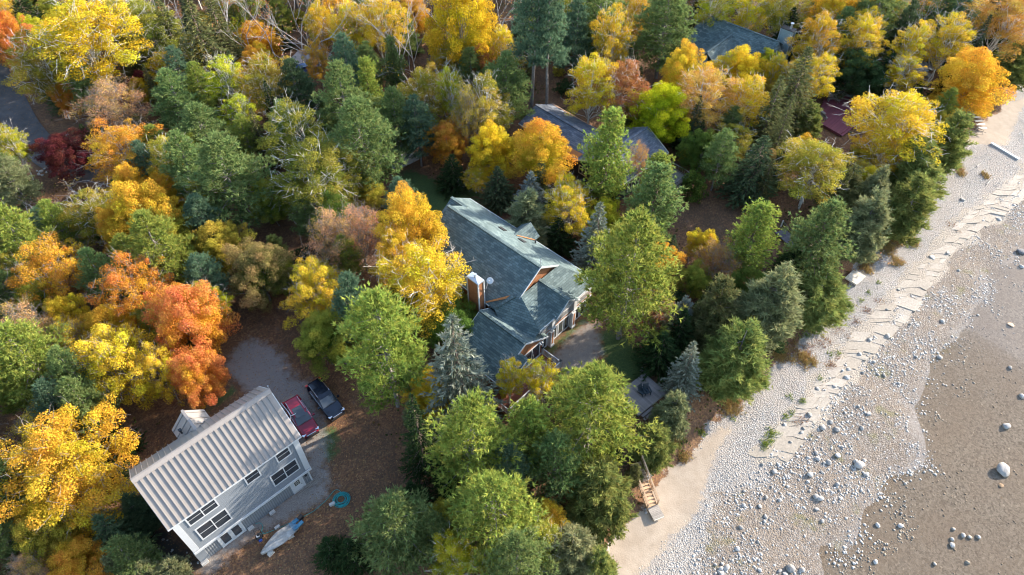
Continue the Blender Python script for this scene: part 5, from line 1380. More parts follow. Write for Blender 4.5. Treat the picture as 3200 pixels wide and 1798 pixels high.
roof_part('extension_roof', [[(-19.0, 4.1, 6.92), (-16.9, 4.1, 6.92), (-16.9, 6.95, 5.0), (-19.0, 6.95, 5.0)], [(-19.0, 4.1, 6.915), (-19.0, 1.6, 5.2), (-16.9, 1.6, 5.2), (-16.9, 4.1, 6.915)]])
roof_part('lakeside_roof', [[(.45, -2.35, 4.95), (.45, 6.95, 4.995), (-3.2, 4.72, 6.5), (-3.2, -1.25, 6.5)]])
roof_part('hip_roof', [[(.45, -2.35, 4.945), (-3.2, -1.25, 6.495), (-4.2, -1.75, 6.25), (-4.7, -3.6, 5.35), (-3.2, -4.3, 4.42), (.45, -4.3, 3.65)]], .12)
roof_part('gable_roof', [[(.75, 1.75, 6.5), (.75, -.12, 5.0), (-.2, -.12, 5.05), (-3.4, 1.75, 6.5)], [(.75, 1.75, 6.499), (-3.4, 1.75, 6.499), (-.2, 3.62, 5.05), (.75, 3.62, 5.0)]], .14)
LK = .61
low = roof_part('low_wing_roof', [[(-5.5, -4.85, 5.5), (.75, -4.85, 5.5), (.75, -1.25, 5.5 - 3.6 * LK), (-5.5, -1.25, 5.5 - 3.6 * LK)]])
roof_part('low_wing_roof', [[(-5.5, -4.85, 5.499), (-5.5, -8.95, 5.5 - 4.1 * LK), (1.9, -8.95, 5.5 - 4.1 * LK), (1.9, -5.9, 5.5 - 1.05 * LK - .001), (.75, -5.9, 5.5 - 1.05 * LK - .001), (.75, -4.85, 5.499)]])
roof_part('hood_roof', [[(.6, -5.35, 4.35), (2.15, -5.35, 4.35), (2.15, -6.3, 4.42), (.6, -6.3, 4.42)]], .1)
# ridge caps
for a, b in (((-16.9, 1.75, 8.55), (-3.2, 1.75, 8.55)), ((-3.3, 1.75, 6.56), (.75, 1.75, 6.56)), ((-5.5, -4.85, 5.56), (.75, -4.85, 5.56)), ((-19, 4.1, 6.97), (-16.5, 4.1, 6.97)), ((-3.65, -1.5, 6.45), (-4.6, -3.4, 5.55))):
    part('ridge_cap', M['shingle_green'], mh, lambda m: m.bar(a, b, .34, .09), uv=True)
lit = plain('fallen_leaf_litter', (0.40, 0.17, 0.06), .95, .4, 14)
part('leaf_litter', lit, mh, lambda m: m.slab([(-6.2, -3.40, 5.08), (-6.05, -3.46, 5.06), (-4.15, -1.98, 6.06), (-4.2, -1.7, 6.24)], .03))
# white fascia and rakes
for a, b in (((-16.9, -3.47, 4.9), (-5.6, -3.47, 4.9)), ((-19, 6.97, 4.9), (.45, 6.97, 4.9)), ((.47, -2.35, 4.86), (.47, -.15, 4.88)), ((.47, 3.65, 4.9), (.47, 6.95, 4.9)), ((-3.18, 1.75, 8.4), (-3.18, -1.5, 6.22)), ((-3.18, 1.75, 8.4), (-3.18, 4.75, 6.4)), ((.77, 1.75, 6.4), (.77, -.12, 4.9)), ((.77, 1.75, 6.4), (.77, 3.62, 4.9)), ((.77, -4.85, 5.4), (.77, -1.25, 3.2)), ((.77, -4.85, 5.4), (.77, -5.9, 4.76)), ((1.92, -5.95, 4.73), (1.92, -8.95, 2.9)), ((-5.5, -8.97, 2.92), (1.9, -8.97, 2.92)), ((-5.52, -4.85, 5.4), (-5.52, -8.95, 2.9)), ((-5.52, -4.85, 5.4), (-5.52, -2.0, 3.66)), ((2.17, -5.35, 4.28), (2.17, -6.3, 4.35))):
    part('fascia', M['white'], mh, lambda m: m.bar(a, b, .06, .18))
# walls
part('wall', M['cedar_wall'], mh, lambda m: m.add([(x_, y_, z_) for x_ in (-16.4, -3.5) for y_, z_ in ((-3.0, -.2), (6.5, -.2), (6.5, 5.1), (1.75, 8.32), (-3.0, 5.1))], [(0, 1, 2, 3, 4), (9, 8, 7, 6, 5), (0, 5, 6, 1), (1, 6, 7, 2), (2, 7, 8, 3), (3, 8, 9, 4), (4, 9, 5, 0)]))
part('wall', M['cedar_wall'], mh, lambda m: m.box((-17.6, 4.1, 2.45), (2.3, 4.4, 5.3)))
part('wall', M['cedar_wall'], mh, lambda m: m.add([(x_, y_, z_) for x_ in (-5.1, .5) for y_, z_ in ((-8.5, -.2), (-1.85, -.2), (-1.85, 3.5), (-4.85, 5.33), (-8.5, 3.1))], [(0, 1, 2, 3, 4), (9, 8, 7, 6, 5), (0, 5, 6, 1), (1, 6, 7, 2), (2, 7, 8, 3), (3, 8, 9, 4), (4, 9, 5, 0)]))
part('bay_wall', M['cedar_wall'], mh, lambda m: m.add([(x_, y_, z_) for x_ in (.52, 1.55) for y_, z_ in ((-8.5, .3), (-6.1, .3), (-6.1, 4.55), (-8.5, 3.1))], [(0, 1, 2, 3), (7, 6, 5, 4), (0, 4, 5, 1), (1, 5, 6, 2), (2, 6, 7, 3), (3, 7, 4, 0)]))
part('corner_trim', M['white'], mh, lambda m: m.box((1.55, -6.1, 2.4), (.14, .14, 3.6)))
part('corner_trim', M['white'], mh, lambda m: m.box((.5, -1.87, 2.2), (.16, .16, 2.7)))
part('corner_trim', M['white'], mh, lambda m: m.box((.53, -4.0, .95), (.1, 4.2, .2)))
# sliding door and bay window facing the deck
window(mh, (.5, -3.55, 2.0), 2.5, 2.35, (1, 0), 2, 1, fw=.13, name='sliding_door')
window(mh, (1.55, -7.2, 2.2), 1.5, 1.7, (1, 0), 1, 2)
# lakeside front: lower windows, balcony, posts
part('front_wall', M['white'], mh, lambda m: m.box((-.35, 2.3, 1.3), (.5, 8.6, 2.9)))
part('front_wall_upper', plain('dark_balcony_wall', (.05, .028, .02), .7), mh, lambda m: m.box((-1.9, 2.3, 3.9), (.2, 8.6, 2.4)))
part('balcony_floor', M['cedar_wall'], mh, lambda m: m.box((-.85, 2.3, 2.83), (1.9, 8.7, .24)))
part('balcony_edge', M['white'], mh, lambda m: m.box((.12, 2.3, 2.70), (.10, 8.72, .12)))
for yc, ww in ((-1.0, .85), (.75, .75), (1.75, .75), (2.75, .75), (4.5, .78), (5.5, .78), (6.4, .6)):
    window(mh, (-.1, yc, 1.25), ww + .1, 2.1, (1, 0), 1, 1, fw=.1)
    window(mh, (-.1, yc, 2.48), ww + .1, .26, (1, 0), 1, 1, fw=.05)
for yp in (0.0, 3.55):
    part('post', M['white'], mh, lambda m: m.box((.16, yp, 1.2), (.34, .52, 2.6)).box((.14, yp, 4.0), (.42, .46, 1.9)).box((.14, yp, 3.05), (.56, .62, .14)).box((.18, yp, .1), (.42, .6, .3)))
    part('post_panel', M['cedar_wall'], mh, lambda m: m.box((.335, yp, 1.4), (.02, .24, 1.9)))
for y0, y1 in ((-2.1, -.3), (.3, 3.28), (3.85, 6.6)):
    railing(mh, (.1, y0, 2.96), (.1, y1, 2.96), .95, post=False, step=.15)
part('gable_truss', M['white'], mh, lambda m: m.bar((.5, .0, 5.05), (.5, 3.55, 5.05), .1, .22).bar((.5, .6, 5.4), (.5, 2.9, 5.4), .08, .1).bar((.5, 1.75, 5.1), (.5, 1.75, 6.3), .1, .1))
for k in range(3):
    part('flower_box', plain('red_flowers', (.45, .08, .03), .8, .5, 20), mh, lambda m: m.box((-.15, 4.6 + k * .85, 3.62), (.3, .55, .26)).box((-.1, 4.6 + k * .85, 3.8), (.2, .4, .15)))
part('wall_lamp', M['white'], mh, lambda m: m.cyl((.5, -2.15, 3.05), (.75, -2.15, 2.95), .1, .13, 10).cyl((.5, -2.35, 3.0), (.75, -2.4, 2.85), .09, .12, 10))
# deck
part('deck_frame', M['cedar_wall'], mh, lambda m: m.box((1.85, -5.9, .62), (2.66, 7.96, .22)))
for x_, y_ in ((3.0, -2.1), (3.0, -4.8), (3.0, -7.4), (3.0, -9.7), (.7, -9.7)):
    part('deck_post', M['white'], mh, lambda m: m.box((x_, y_, .25), (.14, .14, .9)))
dk = part('deck', M['deck_red'], mh, lambda m: m.box((1.85, -5.9, .735), (2.6, 7.9, .02)))
planks(dk, .56, 3.16, -9.86, -1.92, .80, .145, 'deck_red', 'y')
for a, b in (((.62, -1.98, .8), (3.1, -1.98, .8)), ((3.1, -1.98, .8), (3.1, -9.8, .8)), ((3.1, -9.8, .8), (.5, -9.8, .8))):
    railing(mh, a, b, 1.0, step=.16)
for x_, y_ in ((.62, -1.98), (3.1, -1.98)):
    part('post_cap', M['black'], mh, lambda m: m.box((x_, y_, 1.96), (.24, .24, .07)))
part('table', M['white'], mh, lambda m: m.cyl((2.5, -3.0, .8), (2.5, -3.0, 1.7), .03).cyl((2.5, -3.0, 1.1), (2.5, -3.0, 1.14), .22, n=14).cyl((2.5, -3.0, 1.35), (2.5, -3.0, 1.39), .16, n=14))
# chimney and dish
ch = part('chimney', M['cedar_wall'], mh, lambda m: m.box((-7.05, -3.85, 4.1), (1.55, .78, 8.6)))
part('chimney_cap', M['galv'], ch, lambda m: m.add([(-7.9, -4.3, 8.42), (-6.2, -4.3, 8.42), (-6.2, -3.4, 8.42), (-7.9, -3.4, 8.42), (-7.05, -3.85, 8.62), (-7.9, -4.3, 8.3), (-6.2, -4.3, 8.3), (-6.2, -3.4, 8.3), (-7.9, -3.4, 8.3)], [(0, 1, 4), (1, 2, 4), (2, 3, 4), (3, 0, 4), (0, 5, 6, 1), (1, 6, 7, 2), (2, 7, 8, 3), (3, 8, 5, 0), (5, 8, 7, 6)]))
part('flue', M['galv'], ch, lambda m: m.cyl((-7.05, -3.85, 8.5), (-7.05, -3.85, 8.95), .12, n=12).cyl((-7.05, -3.85, 8.95), (-7.05, -3.85, 9.03), .18, n=12))
for x_, y_ in ((-7.83, -4.24), (-6.27, -4.24), (-6.27, -3.46), (-7.83, -3.46)):
    part('corner_trim', M['white'], ch, lambda m: m.box((x_, y_, 4.05), (.13, .13, 8.5)))
dish = part('satellite_dish', M['galv'], mh, lambda m: m.tube([(-6.15, -3.3, 7.0), (-5.95, -3.2, 7.9), (-5.75, -3.1, 8.4)], .035))
rings = []
for rr, zz in ((.02, .0), (.2, .02), (.36, .08), (.36, .1), (.2, .04), (.02, .02)):
    nrm = Vector((.35, -.55, .75)).normalized(); e = nrm.cross(Vector((0, 0, 1))).normalized(); g_ = nrm.cross(e)
    rings.append([Vector((-5.72, -3.08, 8.42)) + nrm * zz + (e * math.cos(t * .5236) + g_ * math.sin(t * .5236)) * rr for t in range(12)])
MB().loft(rings).build('reflector', M['white'], dish, smooth=True)
part('feed_arm', M['galv'], dish, lambda m: m.tube([(-5.72, -3.08, 8.1), (-5.5, -3.4, 8.8)], .02).box((-5.5, -3.4, 8.82), (.1, .1, .12)))
part('antenna_mast', M['galv'], mh, lambda m: m.tube([(-3.3, 1.8, 8.5), (-3.3, 1.8, 9.7)], .03).tube([(-3.5, 1.8, 9.3), (-3.1, 1.8, 9.3)], .015))
# small dormer gable and vents on the sunny slope
roof_part('dormer_roof', [[(-9.9, 7.75, 6.35), (-9.9, 5.0, 6.35), (-11.3, 6.9, 5.1), (-11.3, 7.75, 5.1)], [(-9.9, 7.75, 6.349), (-8.5, 7.75, 5.1), (-8.5, 6.9, 5.1), (-9.9, 5.0, 6.349)]], .12)
part('dormer_wall', M['cedar_wall'], mh, lambda m: m.add([(-11.0, 7.4, 4.0), (-8.8, 7.4, 4.0), (-8.8, 7.4, 5.2), (-9.9, 7.4, 6.2), (-11.0, 7.4, 5.2), (-11.0, 6.4, 4.0), (-8.8, 6.4, 4.0), (-8.8, 6.4, 5.2), (-9.9, 6.4, 6.2), (-11.0, 6.4, 5.2)], [(0, 1, 2, 3, 4), (9, 8, 7, 6, 5), (0, 5, 6, 1), (1, 6, 7, 2), (2, 7, 8, 3), (3, 8, 9, 4), (4, 9, 5, 0)]))
part('leaf_litter', lit, mh, lambda m: m.slab([(-9.75, 5.2, 6.28), (-9.6, 5.2, 6.26), (-8.35, 6.85, 5.17), (-8.5, 6.95, 5.15)], .03))
for x_, y_ in ((-11.3, 4.6), (-8.6, 4.9)):
    part('skylight', M['black'], mh, lambda m: m.slab([(x_ - .45, y_ - .25, mz(y_ - .25) + .09), (x_ + .45, y_ - .25, mz(y_ - .25) + .09), (x_ + .45, y_ + .25, mz(y_ + .25) + .09), (x_ - .45, y_ + .25, mz(y_ + .25) + .09)], .1))
part('roof_vent', M['black'], mh, lambda m: m.cyl((-7.9, 6.3, 5.4), (-7.9, 6.3, 5.85), .08, n=8))

# ------------------------------------------------------------------ grey-roofed dark house
O2 = Vector((10.18, 73.57, 0))
h2 = empty('dark_house', O2, R(-46))
tag(h2, 'low dark brown house with slate grey shingle roof half hidden by pines', 'house')
def r2(name, polys, th=.15): return roof_part(name, polys, th, 'shingle_grey', h2)
r2('roof', [[(-12.1, 2.2, 4.6), (-12.1, -1.2, 3.2), (2.2, -1.2, 3.2), (2.2, 2.2, 4.6)], [(-12.1, 2.2, 4.599), (2.2, 2.2, 4.599), (2.2, 5.6, 3.2), (-12.1, 5.6, 3.2)]])
r2('wing_roof', [[(2.5, -1.6, 5.3), (6.3, -1.6, 3.2), (6.3, 8.5, 3.2), (2.5, 8.5, 5.3)], [(2.5, -1.6, 5.299), (2.5, 8.5, 5.299), (-1.3, 8.5, 3.2), (-1.3, -1.6, 3.2)]])
part('wall', M['dark_wall'], h2, lambda m: m.box((-4.8, 2.2, 1.5), (14.0, 6.0, 3.3)).box((2.5, 3.5, 1.5), (6.9, 9.4, 3.4)).add([(x_, y_, z_) for y_ in (-1.25, 8.2) for x_, z_ in ((-.9, 3.1), (5.9, 3.1), (2.5, 5.05))], [(0, 1, 2), (5, 4, 3), (0, 3, 4, 1), (1, 4, 5, 2), (2, 5, 3, 0)]))
for a, b in (((6.32, -1.6, 3.12), (6.32, 8.5, 3.12)), ((2.5, 8.52, 5.2), (6.3, 8.52, 3.12)), ((2.5, 8.52, 5.2), (-1.3, 8.52, 3.12)), ((2.5, -1.62, 5.2), (6.3, -1.62, 3.12)), ((2.5, -1.62, 5.2), (-1.3, -1.62, 3.12)), ((-12.1, -1.22, 3.1), (-1.4, -1.22, 3.1)), ((-12.1, 5.62, 3.1), (-1.4, 5.62, 3.1))):
    part('fascia', M['cream'], h2, lambda m: m.bar(a, b, .06, .18))
part('ridge_cap', M['shingle_grey'], h2, lambda m: m.bar((-12.1, 2.2, 4.65), (2.0, 2.2, 4.65), .34, .08).bar((2.5, -1.6, 5.35), (2.5, 8.5, 5.35), .34, .08), uv=True)
for x_ in (-.1, 1.9, 3.9): window(h2, (x_, -1.2, 1.9), 1.25, 1.3, (0, -1), 2, 1, 'cream')
for x_ in (-7.0, -3.5): window(h2, (x_, -.8, 1.9), 1.25, 1.2, (0, -1), 2, 1, 'cream')
window(h2, (5.95, 2.0, 1.6), 2.4, 1.8, (1, 0), 3, 1, 'cream')
part('leaf_litter', lit, h2, lambda m: m.slab([(-3.2, -1.1, 3.27), (-1.2, -1.1, 3.27), (-1.0, -.3, 3.6), (-2.6, -.4, 3.56)], .02).slab([(-12.0, 5.3, 3.36), (-12.0, 5.5, 3.27), (-5.0, 5.55, 3.25), (-5.0, 5.4, 3.31)], .02))
part('vent_pipe', M['black'], h2, lambda m: m.cyl((-2.2, .5, 3.8), (-2.2, .5, 4.35), .07, n=8))
d2 = part('deck', M['wood_old'], h2, lambda m: m.box((8.0, 7.4, .55), (3.4, 3.2, .2)))
planks(d2, 6.3, 9.7, 5.8, 9.0, .72, .17, 'wood_old', 'x')
railing(h2, (6.5, 9.0, .72), (9.7, 9.0, .72), .9, 'wood_old', .35); railing(h2, (9.7, 9.0, .72), (9.7, 5.8, .72), .9, 'wood_old', .35)
for k in range(3): part('step', M['wood_old'], h2, lambda m: m.box((9.9 + k * .28, 6.5, .5 - k * .2), (.3, 1.4, .06)))

# ------------------------------------------------------------------ hipped teal house in the upper right
O3 = P(2223, 52, 6.5); O3.z = 0
h3 = empty('hip_roof_house', O3, R(-41.5))
tag(h3, 'teal shingle-roofed house with crossing gables and boxed chimney', 'house')
def r3(name, polys, th=.15): return roof_part(name, polys, th, 'shingle_green', h3)
K3 = .62
r3('roof', [[(0, 0, 6.5), (0, -6.0, 6.5 - 6 * K3), (11.6, -6.0, 6.5 - 6 * K3), (11.6, 0, 6.5)], [(0, 0, 6.499), (11.6, 0, 6.499), (11.6, 4.5, 3.7), (0, 4.5, 3.7)]])
r3('end_hip', [[(0, 0, 6.49), (-1.6, -.8, 5.2), (-1.6, -5.0, 3.4), (0, -6, 2.8)]], .1)
r3('cross_roof', [[(4.6, -1.3, 5.7), (4.6, -8.6, 5.7), (7.8, -8.6, 3.2), (7.8, -5.2, 3.2)], [(4.6, -1.3, 5.699), (1.4, -5.2, 3.2), (1.4, -8.6, 3.2), (4.6, -8.6, 5.699)]], .13)
r3('porch_roof', [[(-2.2, -8.0, 3.9), (9.4, -8.0, 3.9), (9.4, -10.6, 2.6), (-2.2, -10.6, 2.6)], [(4.6, -8.3, 5.5), (2.2, -11.6, 3.1), (4.6, -12.2, 2.9)], [(4.6, -8.3, 5.499), (4.6, -12.2, 2.9), (7.0, -11.6, 3.1)]], .12)
part('wall', M['dark_wall'], h3, lambda m: m.box((5.8, -1.2, 1.5), (11.0, 8.6, 3.2)).box((4.6, -6.9, 1.4), (5.4, 5.0, 3.0)))
part('ridge_cap', M['shingle_green'], h3, lambda m: m.bar((0, 0, 6.55), (11.6, 0, 6.55), .3, .08).bar((4.6, -1.3, 5.75), (4.6, -8.5, 5.75), .3, .08), uv=True)
part('fascia', M['galv'], h3, lambda m: m.bar((-2.2, -8.0, 3.94), (9.4, -8.0, 3.94), .12, .06))
part('gable_hip', M['shingle_green'], h3, lambda m: m.slab([(11.6, 0, 6.48), (11.6, -6, 2.78), (13.0, -3.0, 3.4), (13.0, 1.0, 3.4)], .1), uv=True)
c3 = part('chimney', plain('teal_grey_siding', (.20, .27, .28), .7), h3, lambda m: m.box((11.6, 2.4, 3.6), (2.0, 1.0, 8.0)))
part('chimney_cap', M['black'], c3, lambda m: m.box((11.6, 2.4, 7.66), (2.15, 1.15, .1)))
part('flue', M['galv'], c3, lambda m: m.cyl((11.9, 2.4, 7.7), (11.9, 2.4, 8.5), .16, n=12).cyl((11.9, 2.4, 8.5), (11.9, 2.4, 8.62), .26, n=12))
for x_, y_ in ((10.6, 1.9), (12.6, 1.9), (12.6, 2.9), (10.6, 2.9)):
    part('corner_trim', M['galv'], c3, lambda m: m.box((x_, y_, 3.6), (.1, .1, 8.0)))
HOUSES = [(-24.53, 28.46, R(43.37), -6.4, 6.4, -4.2, 5.6), (O1.x, O1.y, R(-43), -19.3, 4.0, -10.2, 7.4), (O2.x, O2.y, R(-46), -12.5, 10, -2, 9.3), (O3.x, O3.y, R(-41.5), -2.5, 13.5, -12, 5)]
def in_house(x, y, pad=1.0):
    for ox, oy, a, x0, x1, y0, y1 in HOUSES:
        dx_, dy_ = x - ox, y - oy
        lx, ly = math.cos(a) * dx_ + math.sin(a) * dy_, -math.sin(a) * dx_ + math.cos(a) * dy_
        if x0 - pad < lx < x1 + pad and y0 - pad < ly < y1 + pad: return True
    return False
# ------------------------------------------------------------------ cars
def paint(name, c):
    m, nt, b = new_mat(name)
    b.inputs['Base Color'].default_value = rgb(c); b.inputs['Roughness'].default_value = .25; b.inputs['Coat Weight'].default_value = .5; b.inputs['Coat Roughness'].default_value = .03
    b.inputs['Specular IOR Level'].default_value = .3
    return m
def make_car(name, label, loc, rz, body_mat, L=4.75, W=1.92, Hh=1.72, group='cars parked on the drive', pano=False, wagon=True):
    e = empty(name, loc, rz); tag(e, label, 'car', group)
    hl, hw = L / 2, W / 2
    # lower body lofted front to back: (x, half width, bottom, belt height)
    st = [(hl, .66, .42, .72), (hl - .08, .80, .32, .84), (hl - .35, .91, .27, .95), (hl - .9, .955, .25, 1.02), (hl - 1.35, .96, .25, 1.08), (0, .96, .25, 1.10), (-hl + 1.2, .96, .25, 1.12), (-hl + .4, .93, .27, 1.10), (-hl + .1, .85, .34, 1.02), (-hl, .74, .42, .90)]
    def ring(x, w, z0, z1):
        w *= hw
        return [(x, -w * .93, z0), (x, -w, z0 + .18), (x, -w, (z0 + z1) / 2 + .05), (x, -w * .955, z1 - .06), (x, -w * .86, z1), (x, w * .86, z1), (x, w * .955, z1 - .06), (x, w, (z0 + z1) / 2 + .05), (x, w, z0 + .18), (x, w * .93, z0)]
    MB().loft([ring(*s) for s in st]).build('body', body_mat, e, smooth=False, bevel=.03)
    # greenhouse
    rf = Hh
    gz = [(hl - 1.30, .80, 1.06), (hl - 1.95, .72, rf - .10), (hl - 2.3, .70, rf - .02), (-hl + 1.4, .70, rf), (-hl + .55, .68, rf - .07), (-hl + .18, .74, 1.08)]
    def gring(x, w, zt):
        return [(x, -hw * .84, 1.04), (x, -hw * w, zt), (x, hw * w, zt), (x, hw * .84, 1.04)]
    MB().loft([gring(*s) for s in gz]).build('windows', M['glass'], e)
    # roof skin
    rr = [(hl - 1.98, .70, rf - .085), (hl - 2.3, .72, rf - .0), (0, .73, rf + .03), (-hl + 1.4, .72, rf + .02), (-hl + .55, .69, rf - .05), (-hl + .40, .66, rf - .12)]
    m = MB(); m.loft([[(x, -hw * w, z - .05), (x, -hw * w * .92, z + .012), (x, hw * w * .92, z + .012), (x, hw * w, z - .05)] for x, w, z in rr])
    ro = m.build('roof', body_mat, e, smooth=False)
    if pano: part('sunroof', M['glass'], ro, lambda m: m.box((.05, 0, rf + .04), (1.35, hw * 1.02, .02)))
    for s_ in (-1, 1):
        part('roof_rail', M['chrome'], ro, lambda m: m.tube([(hl - 2.35, s_ * hw * .68, rf + .02), (hl - 2.6, s_ * hw * .68, rf + .08), (-hl + 1.0, s_ * hw * .66, rf + .08), (-hl + .7, s_ * hw * .66, rf)], .022))
        part('window_pillar', body_mat, e, lambda m: m.bar((hl - 1.28, s_ * hw * .83, 1.07), (hl - 2.0, s_ * hw * .72, rf - .06), .07, .06).bar((-.25, s_ * hw * .85, 1.07), (-.25, s_ * hw * .73, rf - .03), .1, .05).bar((-hl + .9, s_ * hw * .845, 1.09), (-hl + .75, s_ * hw * .72, rf - .05), .28, .05))
        part('belt_trim', M['chrome'], e, lambda m: m.bar((hl - 1.4, s_ * hw * .875, 1.09), (-hl + .6, s_ * hw * .87, 1.125), .02, .03))
        mi = part('mirror', body_mat, e, lambda m: m.box((hl - 1.62, s_ * (hw + .12), 1.15), (.16, .24, .16)).box((hl - 1.60, s_ * (hw * .93), 1.11), (.06, .16, .05)))
        part('headlight', M['chrome'], e, lambda m: m.box((hl - .20, s_ * hw * .72, .82), (.26, .34, .13), s_ * -.35))
        part('tail_light', plain('tail_light_red', (.35, .01, .01), .2, .05), e, lambda m: m.box((-hl + .10, s_ * hw * .74, .98), (.2, .26, .2), s_ * .3))
        for wx in (hl - .92, -hl + .95):
            w = part('wheel', M['rubber'], e, lambda m: m.cyl((wx, s_ * (hw - .26), .36), (wx, s_ * (hw - .02), .36), .36, n=22))
            part('rim', M['chrome'], w, lambda m: m.cyl((wx, s_ * (hw - .03), .36), (wx, s_ * (hw - .005), .36), .23, .20, n=10))
    part('grille', M['black'], e, lambda m: m.box((hl + .0, 0, .70), (.05, hw * 1.0, .16)))
    part('grille_bar', M['chrome'], e, lambda m: m.box((hl + .012, 0, .80), (.05, hw * 1.05, .035)).box((hl + .02, 0, .64), (.04, hw * .95, .025)))
    part('front_bumper', M['black'], e, lambda m: m.box((hl - .08, 0, .42), (.3, hw * 1.5, .2))); part('rear_bumper', M['black'], e, lambda m: m.box((-hl + .08, 0, .45), (.3, hw * 1.55, .24)))
    part('wiper', M['black'], e, lambda m: m.bar((hl - 1.27, -.5, 1.10), (hl - 1.33, .25, 1.13), .03, .02).bar((hl - 1.27, .15, 1.10), (hl - 1.33, .7, 1.12), .03, .02))
    return e
def two(a, b, z):
    a, b = P(*a, z), P(*b, z); c = (a + b) / 2
    return Vector((c.x, c.y, 0)), math.atan2(b.y - a.y, b.x - a.x)
c, a = two((908, 1251), (972, 1352), .9)
make_car('parked_car', 'dark red crossover with glass roof parked beside the grey building', (c.x, c.y, float(ground_z(c.x, c.y)) + .01), a, paint('dark_red_paint', (.20, .012, .03)), 4.72, 1.9, 1.68, pano=True)
c, a = two((980, 1200), (1052, 1292), .9)
make_car('parked_car', 'shiny black sport utility car parked right of the red one', (c.x, c.y, float(ground_z(c.x, c.y)) + .01), a, paint('black_paint', (.003, .006, .016)), 4.85, 1.95, 1.76)
c, a = two((925, 225), (985, 205), .9)
make_car('parked_car', 'blue car mostly hidden by trees on the far pale drive', (c.x, c.y, .10), a, paint('blue_paint', (.02, .05, .16)), 4.6, 1.8, 1.5)

# ------------------------------------------------------------------ boat on blocks
bow, stern = P(815, 1730, .75), P(925, 1640, .75)
bc = (bow + stern) / 2; bl = (stern - bow).length
boat = empty('boat', (bc.x, bc.y, 0), math.atan2(stern.y - bow.y, stern.x - bow.x))
tag(boat, 'weathered white boat hull with pointed bow resting on concrete blocks', 'boat')
def hw_(t): return .68 * (math.sin(min(1, t * 1.35 + .02) * math.pi / 2) ** .8) * (1 - .38 * max(0, t - .55) / .45)
NS = 14; rings = []
for i in range(NS + 1):
    t = i / NS; x = -bl / 2 + bl * t; w = max(.015, hw_(t)); rk = .25 * (1 - t) ** 3
    rings.append([(x, 0, .18 + rk * .8), (x, -w * .62, .26 + rk * .6), (x, -w, .72), (x, -w * .95, .78), (x, 0, .84), (x, w * .95, .78), (x, w, .72), (x, w * .62, .26 + rk * .6)])
hull_mat = plain('weathered_white_fibreglass', (.36, .345, .32), .55, .35, 2.2)
MB().loft(rings).build('hull', hull_mat, boat, smooth=False)
for s_ in (-1, 1):
    MB().tube([(-bl / 2 + bl * i / NS, s_ * max(.02, hw_(i / NS)) * 1.005, .735) for i in range(NS + 1)], .03).build('rub_rail', M['wood_old'], boat)
part('keel_seam', hull_mat, boat, lambda m: m.bar((-bl / 2 + .2, 0, .845), (bl / 2 - .1, 0, .845), .05, .03))
part('transom', plain('blue_grey_board', (.14, .22, .28), .6, .3), boat, lambda m: m.box((bl / 2 - .2, 0, .86), (.5, .92, .06)))
seat_b = plain('faded_blue_vinyl', (.06, .20, .32), .55, .25)
part('seat', seat_b, boat, lambda m: m.box((bl / 2 + .15, -.30, .93), (.85, .28, .18), .1).box((bl / 2 + .2, .22, .92), (.7, .3, .14), -.1))
part('motor', M['black'], boat, lambda m: m.box((bl / 2 + .62, .15, .95), (.46, .30, .42), .2).cyl((bl / 2 + .62, .12, .1), (bl / 2 + .62, .12, .8), .07))
bm_ = MB().box((0, 0, .1), (.40, .2, .2)).mesh('concrete_block', M['concrete'])
def block(px, py, lb, rz, sc=1.0, z=0.0):
    o = bpy.data.objects.new('concrete_block', bm_); p = P(px, py, 0); o.location = (p.x, p.y, float(ground_z(p.x, p.y)) + z); o.rotation_euler = (0, 0, rz); o.scale = (sc, sc, sc)
    return tag(link(o), lb, 'block', 'blocks in the yard')
block(910, 1679, 'pale concrete block beside the middle of the boat', .6, 1.4)
block(848, 1732, 'lower concrete block by the boat bow', .9, 1.4); block(848, 1732, 'concrete block lying on another near the boat bow', .5, 1.1, .285)
block(1039, 1578, 'grey block beside the teal hose coil', .5, 1.3)
block(852, 1604, 'square stone block against the ribbed wall', .75, 1.3); block(785, 1652, 'stone block beside the double glass doors', .75, 1.3)
block(642, 1760, 'stone block at the lower left wall corner', .75, 1.5)
block(868, 1650, 'hidden block under the boat stern side', .7, 1.2)

# ------------------------------------------------------------------ hose, pressure washer, sticks
teal = plain('teal_hose_rubber', (.015, .30, .30), .4, .1)
def hose_pts(px, z=.03): return smooth_pts([Vector((*P(x, y, 0).xy, float(ground_z(*P(x, y, 0).xy)) + z)) for x, y in px], 5)
cc = P(1066, 1560, .15); coil = []
rh = random.Random(3)
for i in range(13 * 20):
    t = i / 20 * 2 * math.pi
    r_ = .50 + .17 * math.sin(i * .061) + .06 * math.sin(i * .33) + .08 * math.sin(i * .017)
    coil.append((cc.x + .05 * math.sin(i * .09) + r_ * 1.08 * math.cos(t), cc.y + .05 * math.cos(i * .07) + r_ * math.sin(t), .05 + .012 * (i // 20) + .015 * math.sin(i * .5)))
ho = empty('garden_hose', (0, 0, 0)); tag(ho, 'coiled teal garden hose with long tail running to the boat', 'hose')
MB().tube(coil, .021, 5).build('coil', teal, ho, smooth=True)
MB().tube(hose_pts([(1063, 1548), (1064, 1537), (1055, 1532), (1044, 1535), (1030, 1552), (1018, 1566), (1000, 1582), (978, 1600), (955, 1612), (944, 1620)]), .024, 5).build('tail', teal, ho, smooth=True)
h_b = empty('garden_hose', (0, 0, 0)); tag(h_b, 'thin teal hose looping from the wall to the pressure washer', 'hose')
MB().tube(hose_pts([(798, 1638), (812, 1635), (822, 1645), (818, 1660), (823, 1667), (808, 1668)]), .022, 5).build('tail', teal, h_b, smooth=True)
